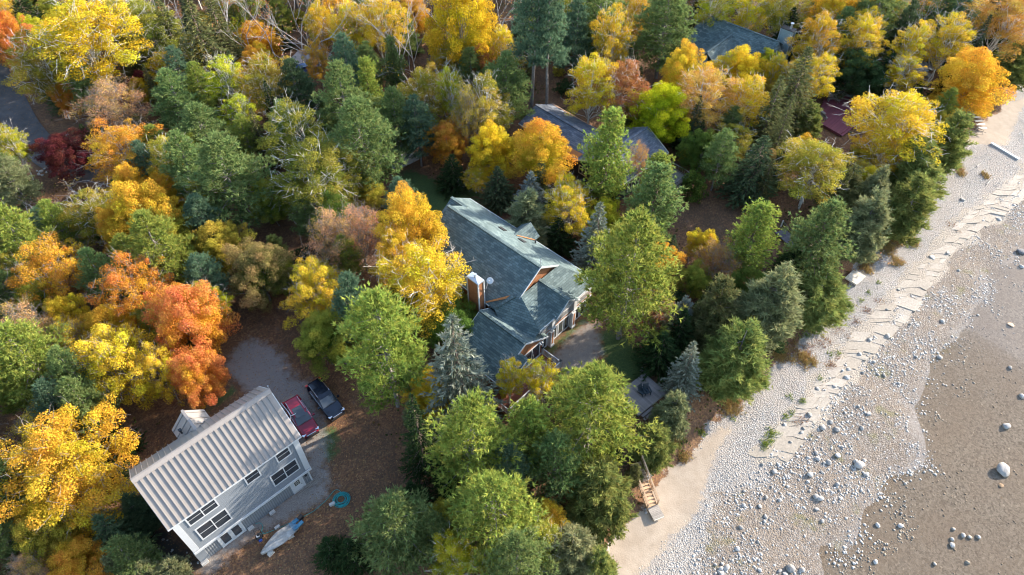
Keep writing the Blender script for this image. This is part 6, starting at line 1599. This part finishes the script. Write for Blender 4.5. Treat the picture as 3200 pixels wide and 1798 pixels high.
MB().tube(hose_pts([(815, 1672), (840, 1664), (870, 1652), (900, 1638), (912, 1632)]), .022, 5).build('tail', teal, h_b, smooth=True)
wp = P(811, 1680, .3); wa = empty('pressure_washer', (wp.x, wp.y, 0), R(120))
tag(wa, 'small black pressure washer with tubular handle beside the boat', 'pressure washer')
part('engine', M['black'], wa, lambda m: m.box((0, 0, .36), (.5, .42, .32)).cyl((.1, 0, .5), (.1, 0, .68), .14, n=12), bevel=.02)
part('engine_cover', M['white'], wa, lambda m: m.box((.05, .05, .6), (.22, .26, .14)))
part('pump', plain('blue_pump', (.03, .07, .3), .4), wa, lambda m: m.box((-.3, 0, .3), (.2, .28, .2)))
part('handle', M['black'], wa, lambda m: m.tube([(.25, -.25, .3), (.6, -.25, .85), (.6, .25, .85), (.25, .25, .3)], .022))
for s_ in (-1, 1): part('wheel', M['rubber'], wa, lambda m: m.cyl((.15, s_ * .26, .15), (.15, s_ * .33, .15), .15, n=14))
sp = P(965, 1514, .1); st_ = empty('stick_pile', (sp.x, sp.y, 0), R(43)); tag(st_, 'pile of thin grey sticks at the foot of the grey building corner', 'sticks')
for i in range(26):
    a_ = rh.gauss(0, .1); yo = rh.uniform(-.35, .35); L_ = rh.uniform(1.0, 2.2); xo = rh.uniform(-.5, .5)
    part('stick', M['wood_old'], st_, lambda m: m.tube([(xo - L_ / 2, yo, .04 + i * .007), (xo, yo + rh.gauss(0, .04), .07 + i * .007), (xo + L_ / 2, yo + a_ * L_, .05 + i * .007)], .018, 4))

# ------------------------------------------------------------------ decks, stairs and small structures
def framed(name, lb, cat, p, rz, fn, **k):
    e = empty(name, p, rz); tag(e, lb, cat, **k); fn(e); return e
def quad_axes(a, b, z):
    A, B = P(*a, z), P(*b, z)
    return A, math.atan2(B.y - A.y, B.x - A.x), (Vector((B.x - A.x, B.y - A.y, 0))).length
# platform with chairs: corner at the top, boards along the lake direction
A, an, ln = quad_axes((2013, 1168), (2076, 1222), .5)
def plat(e):
    part('frame', M['wood_old'], e, lambda m: m.box((ln / 2 + .1, -2.0, .32), (ln + .4, 4.2, .2)))
    for x_, y_ in ((.1, -.2), (ln, -.2), (.1, -3.9), (ln, -3.9)): part('post', M['wood_old'], e, lambda m: m.box((x_, y_, -.3), (.16, .16, 1.4)))
    planks(e, -.1, ln + .3, -4.1, .05, .46, .15, 'deck_grey', 'x')
    for k in range(2): part('step', M['deck_grey'], e, lambda m: m.box((ln + .5 + k * .3, -3.0, .25 - k * .22), (.3, 1.6, .05)))
pz = float(ground_z(A.x, A.y))
pf = framed('deck_platform', 'grey-brown board platform with chairs at the edge of the bank', 'platform', (A.x, A.y, 0), an, plat)
def adirondack(p, rz, lb):
    e = empty('garden_chair', p, rz); tag(e, lb, 'chair', 'dark chairs on the platform')
    mt = M['chair']
    for k in range(5): part('seat_slat', mt, e, lambda m: m.box((.05 + k * .11, 0, .36 - k * -.025), (.09, .5, .025)))
    for k in range(5): part('back_slat', mt, e, lambda m: m.bar((-.02, -.21 + k * .105, .34), (-.34, -.25 + k * .125, 1.0), .09, .02, (1, 0, .4)))
    for s_ in (-1, 1):
        part('armrest', mt, e, lambda m: m.box((.2, s_ * .33, .58), (.7, .13, .025)))
        part('leg', mt, e, lambda m: m.box((.5, s_ * .29, .29), (.08, .04, .58))); part('leg', mt, e, lambda m: m.bar((-.25, s_ * .27, .08), (.5, s_ * .27, .34), .04, .1))
    return e
M['chair'] = plain('dark_teal_plastic', (.012, .03, .045), .5, .1)
cz = .47
p = P(2019, 1219, cz + .3); adirondack((p.x, p.y, cz), R(-75), 'dark blue slatted garden chair on the board platform, right one')
p = P(2003, 1221, cz + .3); adirondack((p.x, p.y, cz), R(-50), 'dark blue garden chair on the board platform, left by the leaves')
for k, (x, y, w) in enumerate(((2006, 1162, 15), (2020, 1168, 12), (2007, 1153, 8))):
    p = G(x, y); o = bpy.data.objects.new('boulder', BM[k]); d = w * depth_of(p) / F_PX; o.location = (p.x, p.y, .12); o.scale = (d, d, d); link(o)
    tag(o, ('largest rock at the upper corner of the board platform', 'flat grey rock right of the platform corner', 'small pale rock topmost above the platform corner')[k], 'boulder', 'rocks by the platform')
p = G(2086, 1172); tag(part('stake', M['galv'], None, lambda m: m.cyl((p.x, p.y, p.z - .1), (p.x, p.y, p.z + 1.2), .025, n=6).box((p.x, p.y, p.z + 1.2), (.08, .08, .14))), 'thin pale metal stake right of the board platform', 'stake')
# beach stairs
tA = P(*tp('H', 2190, 610), 0.5); tB = P(*tp('H', 2305, 950), -1.95)
sd = Vector((tB.x - tA.x, tB.y - tA.y, 0)); sl_ = sd.length; sa = math.atan2(sd.y, sd.x)
def stairs(e):
    n = 13; z0, z1 = .1, -1.85
    for s_ in (-1, 1):
        part('stringer', M['wood_new'], e, lambda m: m.bar((0, s_ * .5, z0 - .12), (sl_, s_ * .5, z1 - .05), .06, .26))
        part('handrail', M['wood_new'], e, lambda m: m.bar((0 if s_ > 0 else sl_ * .45, s_ * .54, z0 + .98 - (0 if s_ > 0 else .45 * 2.15)), (sl_, s_ * .54, z1 + .98), .14, .05).bar((0 if s_ > 0 else sl_ * .45, s_ * .54, z0 + .5 - (0 if s_ > 0 else .45 * 2.15)), (sl_, s_ * .54, z1 + .5), .04, .10))
        for t in ((0.0, .33, .66, 1.0) if s_ > 0 else (.45, .72, 1.0)):
            part('post', M['wood_new'], e, lambda m: m.box((sl_ * t, s_ * .54, z0 + (z1 - z0) * t + .4), (.10, .10, 1.2)))
    for k in range(n):
        t = (k + .5) / n
        part('tread', M['wood_new'], e, lambda m: m.box((sl_ * t, 0, z0 + (z1 - z0) * t), (.27, .98, .045)))
    lp = part('landing', M['wood_pale'], e, lambda m: m.box((sl_ + .7, 0, z1 + .02), (1.2, 1.0, .16)))
    for k in range(8): part('plank', M['wood_old'], lp, lambda m: m.box((sl_ + .1 + k * .152, 0, z1 + .12), (.142, 1.1, .04)))
framed('beach_stairs', 'tan wooden stairs with handrails going down to the sand', 'stairs', (tA.x, tA.y, 0), sa, stairs)
# riprap beside the stairs
k = 0
for i in range(34):
    x = rh.uniform(2230, 2390); y = 760 - (x - 2230) * 1.15 + rh.uniform(-40, 40)
    boulder('H', x, y, rh.uniform(26, 44), 'rounded stone in the pile lining the beach stairs', group='stone pile beside the beach stairs')
for x, y, lb in ((2258, 965, 'upper of two pale stones by the stair landing'), (2260, 990, 'lower of two pale stones by the stair landing')): boulder('H', x, y, 28, lb)
p = GT('H', 2030, 1165); tag(part('stump', M['wood_old'], None, lambda m: m.cyl((p.x, p.y, p.z - .1), (p.x, p.y, p.z + .5), .16, .13, 9).bar((p.x - .2, p.y, p.z + .3), (p.x + .5, p.y + .2, p.z + .1), .1, .1)), 'short grey post stub at the sand edge below the cedars', 'stump')
# old boardwalk
A, an, ln = quad_axes(tp('F', 790, 280), tp('F', 920, 405), .5)
def walk(e):
    n = 17
    for s_ in (-.5, .5): part('beam', M['wood_old'], e, lambda m: m.box((ln / 2, s_, .30), (ln, .1, .16)))
    me = MB().box((0, 0, 0), (ln / n - .02, 1.5, .05)).mesh('plank', M['boardwalk'])
    for k in range(n):
        o = bpy.data.objects.new('plank', me); o.location = (ln * (k + .5) / n, 0, .42 + .01 * math.sin(k * 2.3)); link(o, e)
    for s_ in (-.9, .9): part('post', M['wood_pale'], e, lambda m: m.box((-.8, s_, .45), (.12, .12, 1.3)))
    part('rope', M['wood_old'], e, lambda m: m.tube([(-.8, .9, 1.0), (1.2, .95, .75), (3.2, .9, .9)], .02, 4))
M['boardwalk'] = wood('grey_boardwalk_plank', (.16, .14, .15), .25)
framed('boardwalk', 'old grey plank boardwalk in the shade beyond the clearing', 'boardwalk', (A.x, A.y, 0), an, walk)
# small beach platform
A, an, ln = quad_axes(tp('F', 1330, 565), tp('F', 1395, 605), -1.6)
def bplat(e):
    part('frame', M['wood_pale'], e, lambda m: m.box((.75, -1.0, -.12), (1.5, 2.0, .2)))
    planks(e, 0, 1.55, -2.05, 0, .03, .16, 'wood_pale', 'x')
    for x_, y_ in ((.1, -.1), (1.4, -1.9), (1.4, -.1), (.1, -1.9)): part('post', M['wood_old'], e, lambda m: m.box((x_, y_, -.5), (.12, .12, .8)))
framed('beach_platform', 'small bleached plank platform at the edge of the cobbles', 'platform', (A.x, A.y, -1.6), an, bplat)
# maroon deck with furniture
A = P(*tp('C', 1225, 980), .45)
md = empty('maroon_deck', (A.x, A.y, 0), R(131)); tag(md, 'large maroon painted wooden deck among the trees', 'deck')
MDP = [P(*tp('C', x, y), .44) for x, y in ((1225, 980), (1375, 860), (1420, 740), (1260, 655), (1110, 725), (1075, 820), (1085, 900))]
md.location = (0, 0, 0); md.rotation_euler = (0, 0, 0)
MB().prism([(p.x, p.y) for p in MDP], .1, .395).build('frame', M['deck_maroon'], md)
planks_poly(md, MDP, .44, R(46), .16, 'deck_maroon')
st_a = P(*tp('C', 1235, 990), .2); st_b = P(*tp('C', 1385, 868), .2)
part('step', M['deck_maroon'], md, lambda m: m.bar(st_a, st_b, .4, .06))
def bench(px, rz, lb, L_=1.5, back=True, t='C'):
    p = P(*tp(t, *px), .5); e = empty('bench', (p.x, p.y, .44), rz); tag(e, lb, 'bench', 'benches on the maroon deck')
    for k in range(3): part('seat_slat', M['wood_old'], e, lambda m: m.box((0, -.15 + k * .15, .45), (L_, .13, .04)))
    if back:
        for k in range(3): part('back_slat', M['wood_old'], e, lambda m: m.box((0, .27 + k * .03, .6 + k * .15), (L_, .03, .13)))
    for s_ in (-1, 1): part('leg', M['wood_old'], e, lambda m: m.box((s_ * (L_ / 2 - .15), -.14, .22), (.08, .08, .44))); part('leg', M['wood_old'], e, lambda m: m.box((s_ * (L_ / 2 - .15), .2, .22), (.08, .08, .44)))
bench((1165, 735), R(5), 'grey slatted bench on the maroon deck left of the side table', 1.4)
bench((1105, 865), R(115), 'pale slatted bench at the left edge of the maroon deck', 1.1)
bench((1095, 835), R(115), 'dark bench beyond the pale one at the deck edge', .9, False)
p = P(*tp('C', 1210, 745), .6); sdt = empty('side_table', (p.x, p.y, .44)); tag(sdt, 'little grey side table next to the bench on the maroon deck', 'table')
part('top', M['wood_old'], sdt, lambda m: m.cyl((0, 0, .46), (0, 0, .5), .28, n=12))
for a_ in (0, 2.1, 4.2): part('leg', M['wood_old'], sdt, lambda m: m.bar((.08 * math.cos(a_), .08 * math.sin(a_), .46), (.24 * math.cos(a_), .24 * math.sin(a_), 0), .04, .04))
def picnic(p, rz, lb, mt, z):
    e = empty('picnic_table', (p.x, p.y, z), rz); tag(e, lb, 'table', 'picnic tables')
    for k in range(5): part('top_board', M[mt], e, lambda m: m.box((0, -.3 + k * .15, .74), (1.9, .14, .04)))
    for s_ in (-1, 1):
        part('bench_board', M[mt], e, lambda m: m.box((0, s_ * .7, .45), (1.9, .26, .04)))
        part('leg_frame', M[mt], e, lambda m: m.bar((s_ * .7, -.25, .72), (s_ * .7, -.6, 0), .05, .1).bar((s_ * .7, .25, .72), (s_ * .7, .6, 0), .05, .1).bar((s_ * .7, -.75, .42), (s_ * .7, .75, .42), .05, .08))
picnic(P(*tp('C', 1288, 705), 1.0), R(-28), 'grey picnic table at the back of the maroon deck', 'wood_old', .44)
picnic(P(*tp('C', 1205, 680), .7), R(20), 'weathered picnic table behind the maroon deck, in shade', 'wood_old', .02)
M['dark_wood'] = wood('dark_stained_wood', (.05, .045, .05), .2)
picnic(P(*tp('B', 2420, 980), .6), R(12), 'dark picnic table on leaf litter beside the grey roof', 'dark_wood', .0)
picnic(P(*tp('C', 1860, 430), .6), R(-30), 'dark picnic table on the far patio, upper right', 'dark_wood', .0)
# far patio edge walk
A, an, ln = quad_axes(tp('C', 1810, 500), tp('C', 1900, 545), .3)
framed('plank_walk', 'short pale plank walk beside the far patio', 'walkway', (A.x, A.y, 0), an, lambda e: planks(e, 0, ln, -1.0, 0, .3, .2, 'wood_old', 'x', .3))
A = P(*tp('C', 1860, 460), 0); tag(MB().box((A.x, A.y, .0), (5.5, 4.0, .16), .4).build('patio', M['concrete']), 'grey patio slab under the far picnic table', kind='structure')
# driftwood steps and brush pile at the head of the beach
A, an, ln = quad_axes(tp('C', 2195, 850), tp('C', 2275, 945), -1.7)
framed('board_steps', 'loose pale board steps at the head of the sandy beach', 'steps', (A.x, A.y, 0), an, lambda e: [part('board', M['wood_pale'], e, lambda m: m.box((.2 + k * ln / 5, 0, -1.1 - k * .16), (.38, 1.3, .05), rh.uniform(-.15, .15))) for k in range(5)])
A = GT('C', 2215, 955); bp = empty('brush_pile', (A.x, A.y, A.z)); tag(bp, 'tangled pile of grey driftwood sticks beside the board steps', 'driftwood')
for i in range(40):
    a_ = rh.uniform(0, 6.28); r_ = rh.uniform(.4, 1.3); el_ = rh.uniform(-.1, .5); c0 = Vector((rh.gauss(0, .35), rh.gauss(0, .5), .15 + rh.random() * .4))
    dv = Vector((math.cos(a_), math.sin(a_), el_)) * r_
    part('stick', BARK['grey'], bp, lambda m: m.tube([c0 - dv * .5, c0 + Vector((0, 0, .06)), c0 + dv * .5], .03, 4))
a_, b_ = GT('C', 2325, 1050), GT('C', 2525, 1168)
tag(part('beam', M['white'], None, lambda m: m.bar(a_ + Vector((0, 0, .14)), b_ + Vector((0, 0, .14)), .34, .2)), 'long white beam lying on the cobbles in the upper right', 'beam')
for i in range(3):
    a_ = GT('C', 2150 + i * 70, 1090 + i * 130); 
    tag(part('driftwood_log', BARK['pale'], None, lambda m: m.tube([a_ + Vector((0, 0, .08)), a_ + Vector((.5, .45, .12)), a_ + Vector((1.1, .7 + i * .2, .08))], [.07, .06, .03], 6)), 'thin bleached driftwood stick on the upper beach', 'driftwood', 'driftwood sticks')
# small shed by the lawn
A = P(1212, 512, 0); sh = empty('shed', (A.x, A.y, 0), R(40)); tag(sh, 'small brown shed with white corner boards and flat top under pines', 'shed')
part('wall', plain('dark_red_brown_boards', (.10, .035, .025), .7, .3), sh, lambda m: m.box((1.0, 1.0, .65), (1.9, 1.9, 1.5)))
part('roof', M['wood_old'], sh, lambda m: m.box((1.0, 1.0, 1.44), (1.86, 1.86, .06)))
for x_, y_ in ((.05, .05), (1.95, .05), (1.95, 1.95), (.05, 1.95)): part('corner_board', M['white'], sh, lambda m: m.box((x_, y_, .67), (.14, .14, 1.6)))
for a, b in (((.05, .02, 1.42), (1.95, .02, 1.42)), ((.02, .05, 1.42), (.02, 1.95, 1.42)), ((.05, .02, .02), (1.95, .02, .02)), ((.02, .05, .02), (.02, 1.95, .02))): part('trim', M['white'], sh, lambda m: m.bar(a, b, .12, .14))
A = P(1248, 490, 0); tag(MB().box((A.x, A.y, .02), (4.2, 4.6, .08), R(40)).build('gravel_pad', M['concrete']), 'pale gravel pad around the small shed', kind='structure')
# stones left of the grey building and beside the road
for i in range(46):
    x, y = rh.uniform(1000, 1480), rh.uniform(1130, 1445)
    if (x - 1000) * .72 + 1010 > y: continue
    boulder('G', x, y, rh.uniform(12, 26), 'pale fieldstone in the dark bed left of the grey building', group='fieldstones beside the grey building')
for x, y, w in ((300, 1255, 34), (325, 1235, 26), (285, 1275, 26), (340, 1260, 24), (310, 1280, 24), (270, 1250, 20)): boulder('A', x, y, w, 'white rock in the heap at the road bend', group='white rocks at the road bend')
for x, y, w, lb in ((920, 580, 44, 'pale boulder below the yellow birch near the small crimson maple'), (1462, 650, 30, 'left boulder on the little lawn in the upper left woods'), (1550, 632, 26, 'right boulder on the little lawn in the upper left woods'), (585, 995, 26, 'boulder on sunlit litter right of the crimson maple'), (490, 985, 24, 'boulder on sunlit litter above the crimson maple')): boulder('A', x, y, w, lb, group='boulders in the woods')
# ------------------------------------------------------------------ filling out the forest
def pip(x, y, p):
    c = False; j = len(p) - 1
    for i in range(len(p)):
        if (p[i][1] > y) != (p[j][1] > y) and x < (p[j][0] - p[i][0]) * (y - p[i][1]) / (p[j][1] - p[i][1]) + p[i][0]: c = not c
        j = i
    return c
def pm(x, y, polys, soft=.1):
    return any(pip(x, y, p) for p in polys)
OPEN = LAWN[:4] + [tpoly('F', [(150, 0), (430, 20), (700, 160), (650, 260), (400, 300), (60, 240), (20, 100)])] + GRAVEL + CLEAR + [PARK]
MDK = tpoly('C', [(1080, 700), (1200, 650), (1400, 720), (1380, 860), (1220, 1000), (1080, 900)])
BPLAT = tpoly('H', [(2150, -40), (2300, -60), (2420, 60), (2420, 130), (2280, 280), (2150, 200)])
ROADP = [(p.x, p.y) for p in smooth_pts(ROAD, 3)]
def near_road(x, y, d=4.5):
    return min((x - p[0]) ** 2 + (y - p[1]) ** 2 for p in ROADP) < d * d
FILL = {'spruce': ['spruce', 'dark', 'olive'], 'fir': ['dark', 'spruce'], 'cedar': ['cedar', 'olive', 'cedargrey'], 'birch': ['olivegold', 'gold', 'greengold'], 'maple': ['olivegold', 'gold', 'yellowgreen', 'greengold', 'goldorange'], 'pine': ['pine', 'pineyellow', 'pine', 'pineblue'], 'shrub': ['green', 'olive', 'rust', 'olivegold', 'dark'], 'bare': ['rust', 'salmon'], 'half': ['gold', 'rust']}
FLAB = dict(spruce='young spruce crowded between taller trees', fir='low dark fir in the shaded understory', cedar='young cedar filling a gap in the woods', birch='thin young birch among taller trees', maple='young broadleaf tree half hidden under taller crowns', pine='young pine squeezed between taller crowns', shrub='small leafy shrub on the forest floor', bare='bare grey sapling among the taller trees', half='half bare sapling among the taller trees')
rf_ = random.Random(42)
CN = dict(spruce='green', dark='dark', olive='olive', cedar='green', cedargrey='pale', olivegold='olive-gold', gold='gold', greengold='green-gold', yellowgreen='yellow-green', goldorange='orange', pine='green', pineyellow='yellowish', pineblue='bluish', green='green', rust='rusty', salmon='pinkish')
KN = dict(spruce='spruce', fir='fir', cedar='cedar', birch='birch', maple='maple', pine='pine', shrub='shrub', bare='bare sapling', half='half-bare sapling')
USED = set()
def rel_label(kind, pal, x, y, h):
    v = np.array([x, y, h * .6 - CAM_H]); zz = v @ _f; u, w = v[0] / zz * F_PX + CX, CY - (v @ _u) / zz * F_PX
    for px, py, lb in sorted(CATALOGUE, key=lambda c: (c[0] - u) ** 2 + (c[1] - w) ** 2):
        if len(lb.split()) > 9: continue
        dx, dy = u - px, w - py
        rel = ('right of' if dx > 0 else 'left of') if abs(dx) > abs(dy) else ('just below' if dy > 0 else 'just above')
        t = 'smaller %s %s %s the %s' % (CN.get(pal, ''), KN[kind], rel, lb)
        if len(t.split()) <= 16 and t not in USED:
            USED.add(t); return t
    return FLAB[kind]
tx = np.array([[t[0], t[1], t[2], t[3]] for t in TREES])
placed = [list(t) for t in tx]
n_in = n_out = 0
# what the photograph shows in the open stays in the open: no filler grows in front of these
SEEN = [[(660, 850), (800, 850), (1000, 1100), (1110, 1250), (1400, 1450), (1370, 1530), (1100, 1620), (950, 1798), (600, 1798), (400, 1500), (700, 1190)],
 [(1370, 620), (1470, 610), (1850, 860), (1860, 1000), (1910, 1100), (1790, 1140), (1560, 1310), (1440, 1180), (1440, 1050), (1480, 960), (1380, 800)],
 [(1230, 500), (1500, 590), (1500, 640), (1380, 650), (1260, 560)],
 [(1650, 330), (1730, 310), (1850, 390), (1960, 370), (2040, 380), (2100, 470), (2160, 560), (2100, 600), (2060, 500), (1930, 620), (1840, 620), (1770, 530)],
 [(2170, 120), (2220, 40), (2430, 90), (2430, 160), (2320, 180), (2200, 200)], [(2555, 310), (2630, 265), (2710, 310), (2700, 390), (2630, 435), (2560, 395)],
 [(0, 230), (60, 300), (110, 420), (200, 500), (330, 550), (230, 590), (90, 540), (0, 420)], [(2120, 620), (2330, 620), (2440, 680), (2510, 790), (2450, 770), (2280, 760), (2130, 720)],
 [(1990, 1140), (2090, 1200), (2090, 1240), (2060, 1300), (1990, 1240)], [(900, 165), (1060, 165), (1030, 245), (900, 245)], [(1185, 440), (1270, 440), (1270, 550), (1185, 530)], [(2850, 160), (2930, 190), (2930, 260), (2850, 230)]]
def hides(x, y, h, d):
    for z, r_ in ((.3 * h, .4 * d), (.65 * h, .45 * d), (h, .1 * d)):
        for k in (-1, 0, 1):
            v = np.array([x + k * r_, y, z - CAM_H]); zz = v @ _f
            u = np.array([v[0] / zz * F_PX + CX]); w = np.array([CY - (v @ _u) / zz * F_PX])
            for pg in SEEN:
                if pip(float(u[0]), float(w[0]), pg): return True
    return False
def fits(x, y, rad, k):
    a = np.array(placed); d = np.hypot(a[:, 0] - x, a[:, 1] - y)
    return not np.any(d < k * (a[:, 2] * .55 + rad * .5))
for it in range(6000):
    x, y = rf_.uniform(-125, 112), rf_.uniform(2, 152)
    s_, n_, nb_, nw_ = shore(x, y)
    if n_ > nb_ - .6: continue
    inn = bool(in_frame(np.array(x), np.array(y), np.array(2.0), 0.0))
    lim = in_frame(np.array(x), np.array(y), np.array(6.0), 0.22)
    if not lim or (not inn and bool(in_frame(np.array(x), np.array(y), np.array(5.0), 0.03))): continue
    if in_house(x, y, 1.6) or near_road(x, y) or pm(x, y, OPEN + [MDK, BPLAT]): continue
    far = y > 95
    if inn:
        lft = x < -8 and not far
        kind = rf_.choices(['fir', 'cedar', 'shrub', 'maple', 'birch', 'spruce', 'pine', 'bare', 'half'], [14, 8, 10, 10, 10, 9, 26 if lft else 10, 6 if far else 0, 3])[0]
        h = {'fir': rf_.uniform(3, 6), 'cedar': rf_.uniform(4, 7), 'shrub': rf_.uniform(1.2, 2.4), 'maple': rf_.uniform(4.5, 7.5), 'birch': rf_.uniform(7, 10), 'spruce': rf_.uniform(6, 10), 'pine': rf_.uniform(6.5, 10.5), 'bare': rf_.uniform(7, 12), 'half': rf_.uniform(5, 8)}[kind]
        if n_ > nb_ - 2.5: kind = rf_.choice(('shrub', 'shrub', 'cedar')); h = rf_.uniform(1.2, 2.6) if kind == 'shrub' else rf_.uniform(3, 5.5)
        if far: h *= 1.25
        if n_in >= 420: continue
    else:
        kind = rf_.choices(['pine', 'birch', 'maple', 'spruce'], [4, 4, 3, 3])[0]
        h = rf_.uniform(10, 15)
        if n_out >= 120 or bool(in_frame(np.array(x), np.array(y), np.array(h * 1.05), 0.05)): continue
    d = h / KRATIO[kind] * rf_.uniform(.85, 1.15)
    if not fits(x, y, d / 2, .62 if inn else .95): continue
    if inn and hides(x, y, h, d): continue
    pal = rf_.choice(FILL[kind])
    plant(kind, pal, x, y, h, d, rel_label(kind, pal, x, y, h), 'understory %s' % kind if inn else 'trees outside the picture')
    placed.append([x, y, d / 2, h]); n_in += inn; n_out += not inn
print('fill', n_in, n_out)
# undergrowth: leafy ground cover nobody could count
r = np.random.default_rng(77)
n = 90000
x = r.uniform(-105, 90, n); y = r.uniform(15, 135, n)
s_, n_, nb_, nw_ = shore(x, y)
k = (n_ < nb_ + .2) & in_frame(x, y, np.zeros(n)) & (vnoise(x, y, 5, 51) * .5 + vnoise(x, y, 2, 52) * .5 + .25 * sstep(-6, -1, n_ - nb_) > .52)
for pg in OPEN + [MDK, BPLAT]: k &= poly_mask(x, y, pg, 1.0) < .35
rp = np.array([[p.x, p.y] for p in smooth_pts(ROAD, 3)])
k &= np.min(np.hypot(x[:, None] - rp[:, 0], y[:, None] - rp[:, 1]), 1) > 3.6
hk = np.array([not in_house(a, b, .5) for a, b in zip(x, y)]); k &= hk
x, y = x[k], y[k]; z = ground_z(x, y)
m_ = len(x)
hh = vnoise(x, y, 2.0, 53) * 1.0 * r.random(m_)
V_, Q_ = leaf_quads(np.stack([x, y, z + .05 + hh], 1), unit(r.normal(size=(m_, 3)) * .5 + [0, 0, 1]), r.uniform(.18, .36, m_), r)
o = link(bpy.data.objects.new('undergrowth', crown_mesh('undergrowth', V_, Q_, r.random(m_), np.clip(r.normal(size=m_) * .3 + .4, 0, 1))))
o.data.materials.append(leaf_mat('undergrowth_leaves', (.045, .07, .02), (.16, .12, .04), .3, .35, (.2, .1, .04)))
tag(o, 'leafy green and brown ground cover under the trees', kind='stuff')
# grasses on the bank and the beach
def grass_field(name, spots, mat, lb, seed, per=60, hgt=.55, spread=.5, few=1.0):
    r = np.random.default_rng(seed); pos = []
    for (t, gx_, gy_, w, cnt) in spots:
        for _ in range(max(1, int(cnt * few))):
            c = GT(t, gx_ + r.normal() * w * .35, gy_ + r.normal() * w * .28)
            q = np.array([c.x, c.y, c.z]) + np.concatenate([r.normal(size=(per, 2)) * spread * .5, np.zeros((per, 1))], 1)
            q[:, 2] = ground_z(q[:, 0], q[:, 1]); pos.append(q)
    pos = np.concatenate(pos)
    ax = unit(np.concatenate([r.normal(size=(len(pos), 2)) * .55, np.ones((len(pos), 1))], 1))
    V, T = tufts(pos, ax, hgt, .05, 3, .35, r)
    o = link(bpy.data.objects.new(name, crown_mesh(name, V, T, np.repeat(r.random(len(pos)), 3), np.repeat(r.random(len(pos)), 3))))
    o.data.materials.append(mat); return tag(o, lb, kind='stuff')
dry = leaf_mat('dry_grass_blades', (.30, .20, .07), (.46, .36, .15), .3, .3); grn = leaf_mat('green_grass_blades', (.14, .20, .04), (.36, .40, .08), .3, .3); red = leaf_mat('reddish_plants', (.24, .10, .05), (.36, .19, .10), .3, .3)
grass_field('dry_grass', [('F', 1850, 90, 90, 8), ('F', 1700, 250, 90, 10), ('F', 1640, 330, 90, 10), ('F', 1550, 410, 100, 14), ('F', 1440, 490, 90, 10), ('F', 1390, 540, 70, 8), ('F', 1640, 510, 70, 7), ('F', 1770, 370, 50, 4), ('F', 990, 960, 100, 12), ('F', 820, 1170, 110, 14), ('F', 560, 1400, 90, 10), ('I', 440, 200, 120, 18), ('I', 540, 60, 90, 10), ('C', 2110, 1250, 50, 5), ('C', 2290, 1280, 40, 3), ('I', 85, 585, 40, 4), ('F', 940, 1200, 60, 6), ('F', 1000, 1240, 70, 7), ('C', 2300, 760, 120, 10), ('H', 2480, 440, 70, 8)], dry, 'tawny dry grass tufts along the beach bank', 1, per=48, hgt=.45, spread=.6)
grass_field('green_plants', [('I', 720, 440, 90, 14), ('I', 680, 500, 60, 8), ('I', 840, 300, 60, 6), ('I', 205, 415, 50, 6), ('I', 80, 450, 90, 8), ('I', 40, 500, 60, 5), ('F', 1395, 795, 30, 3), ('F', 960, 1050, 60, 6), ('F', 1030, 900, 50, 4), ('F', 1210, 1185, 30, 3), ('F', 1160, 1185, 30, 3), ('F', 1100, 1365, 30, 3), ('I', 970, 180, 40, 4), ('I', 860, 160, 25, 2), ('I', 440, 295, 40, 3), ('H', 2390, 480, 70, 6), ('F', 1510, 660, 20, 2), ('F', 1440, 740, 20, 2), ('F', 1875, 270, 20, 2), ('F', 1740, 405, 30, 2)], grn, 'bright green plants growing on the upper beach', 2, per=26, hgt=.3, spread=.42, few=.6)
grass_field('red_plants', [('F', 1150, 1270, 80, 10), ('F', 1000, 1150, 90, 10), ('F', 1430, 870, 60, 5), ('I', 900, 330, 60, 6), ('I', 960, 290, 60, 5), ('F', 2050, 260, 70, 5), ('F', 1500, 800, 60, 4), ('F', 1100, 1080, 80, 8), ('F', 1240, 1020, 70, 6), ('F', 1330, 940, 60, 4)], red, 'low reddish brown plants among the cobbles', 3, per=24, hgt=.18, spread=.55, few=.6)
# sun-bleached fallen leaves scattered over the yard
n = 26000; r = np.random.default_rng(9)
x = r.uniform(-45, 12, n); y = r.uniform(18, 60, n); k = np.zeros(n, bool)
for pg in CLEAR: k |= poly_mask(x, y, pg, .5) > .5
k &= np.array([not in_house(a, b, 0) for a, b in zip(x, y)])
x, y = x[k], y[k]; m_ = len(x)
V_, Q_ = leaf_quads(np.stack([x, y, ground_z(x, y) + .025], 1), unit(r.normal(size=(m_, 3)) * .25 + [0, 0, 1]), r.uniform(.07, .13, m_), r)
o = link(bpy.data.objects.new('fallen_leaves', crown_mesh('fallen_leaves', V_, Q_, r.random(m_), r.random(m_))))
o.data.materials.append(leaf_mat('fallen_leaf', (.16, .07, .035), (.42, .24, .10), .1, .4)); tag(o, 'brown fallen leaves littering the yard', kind='stuff')
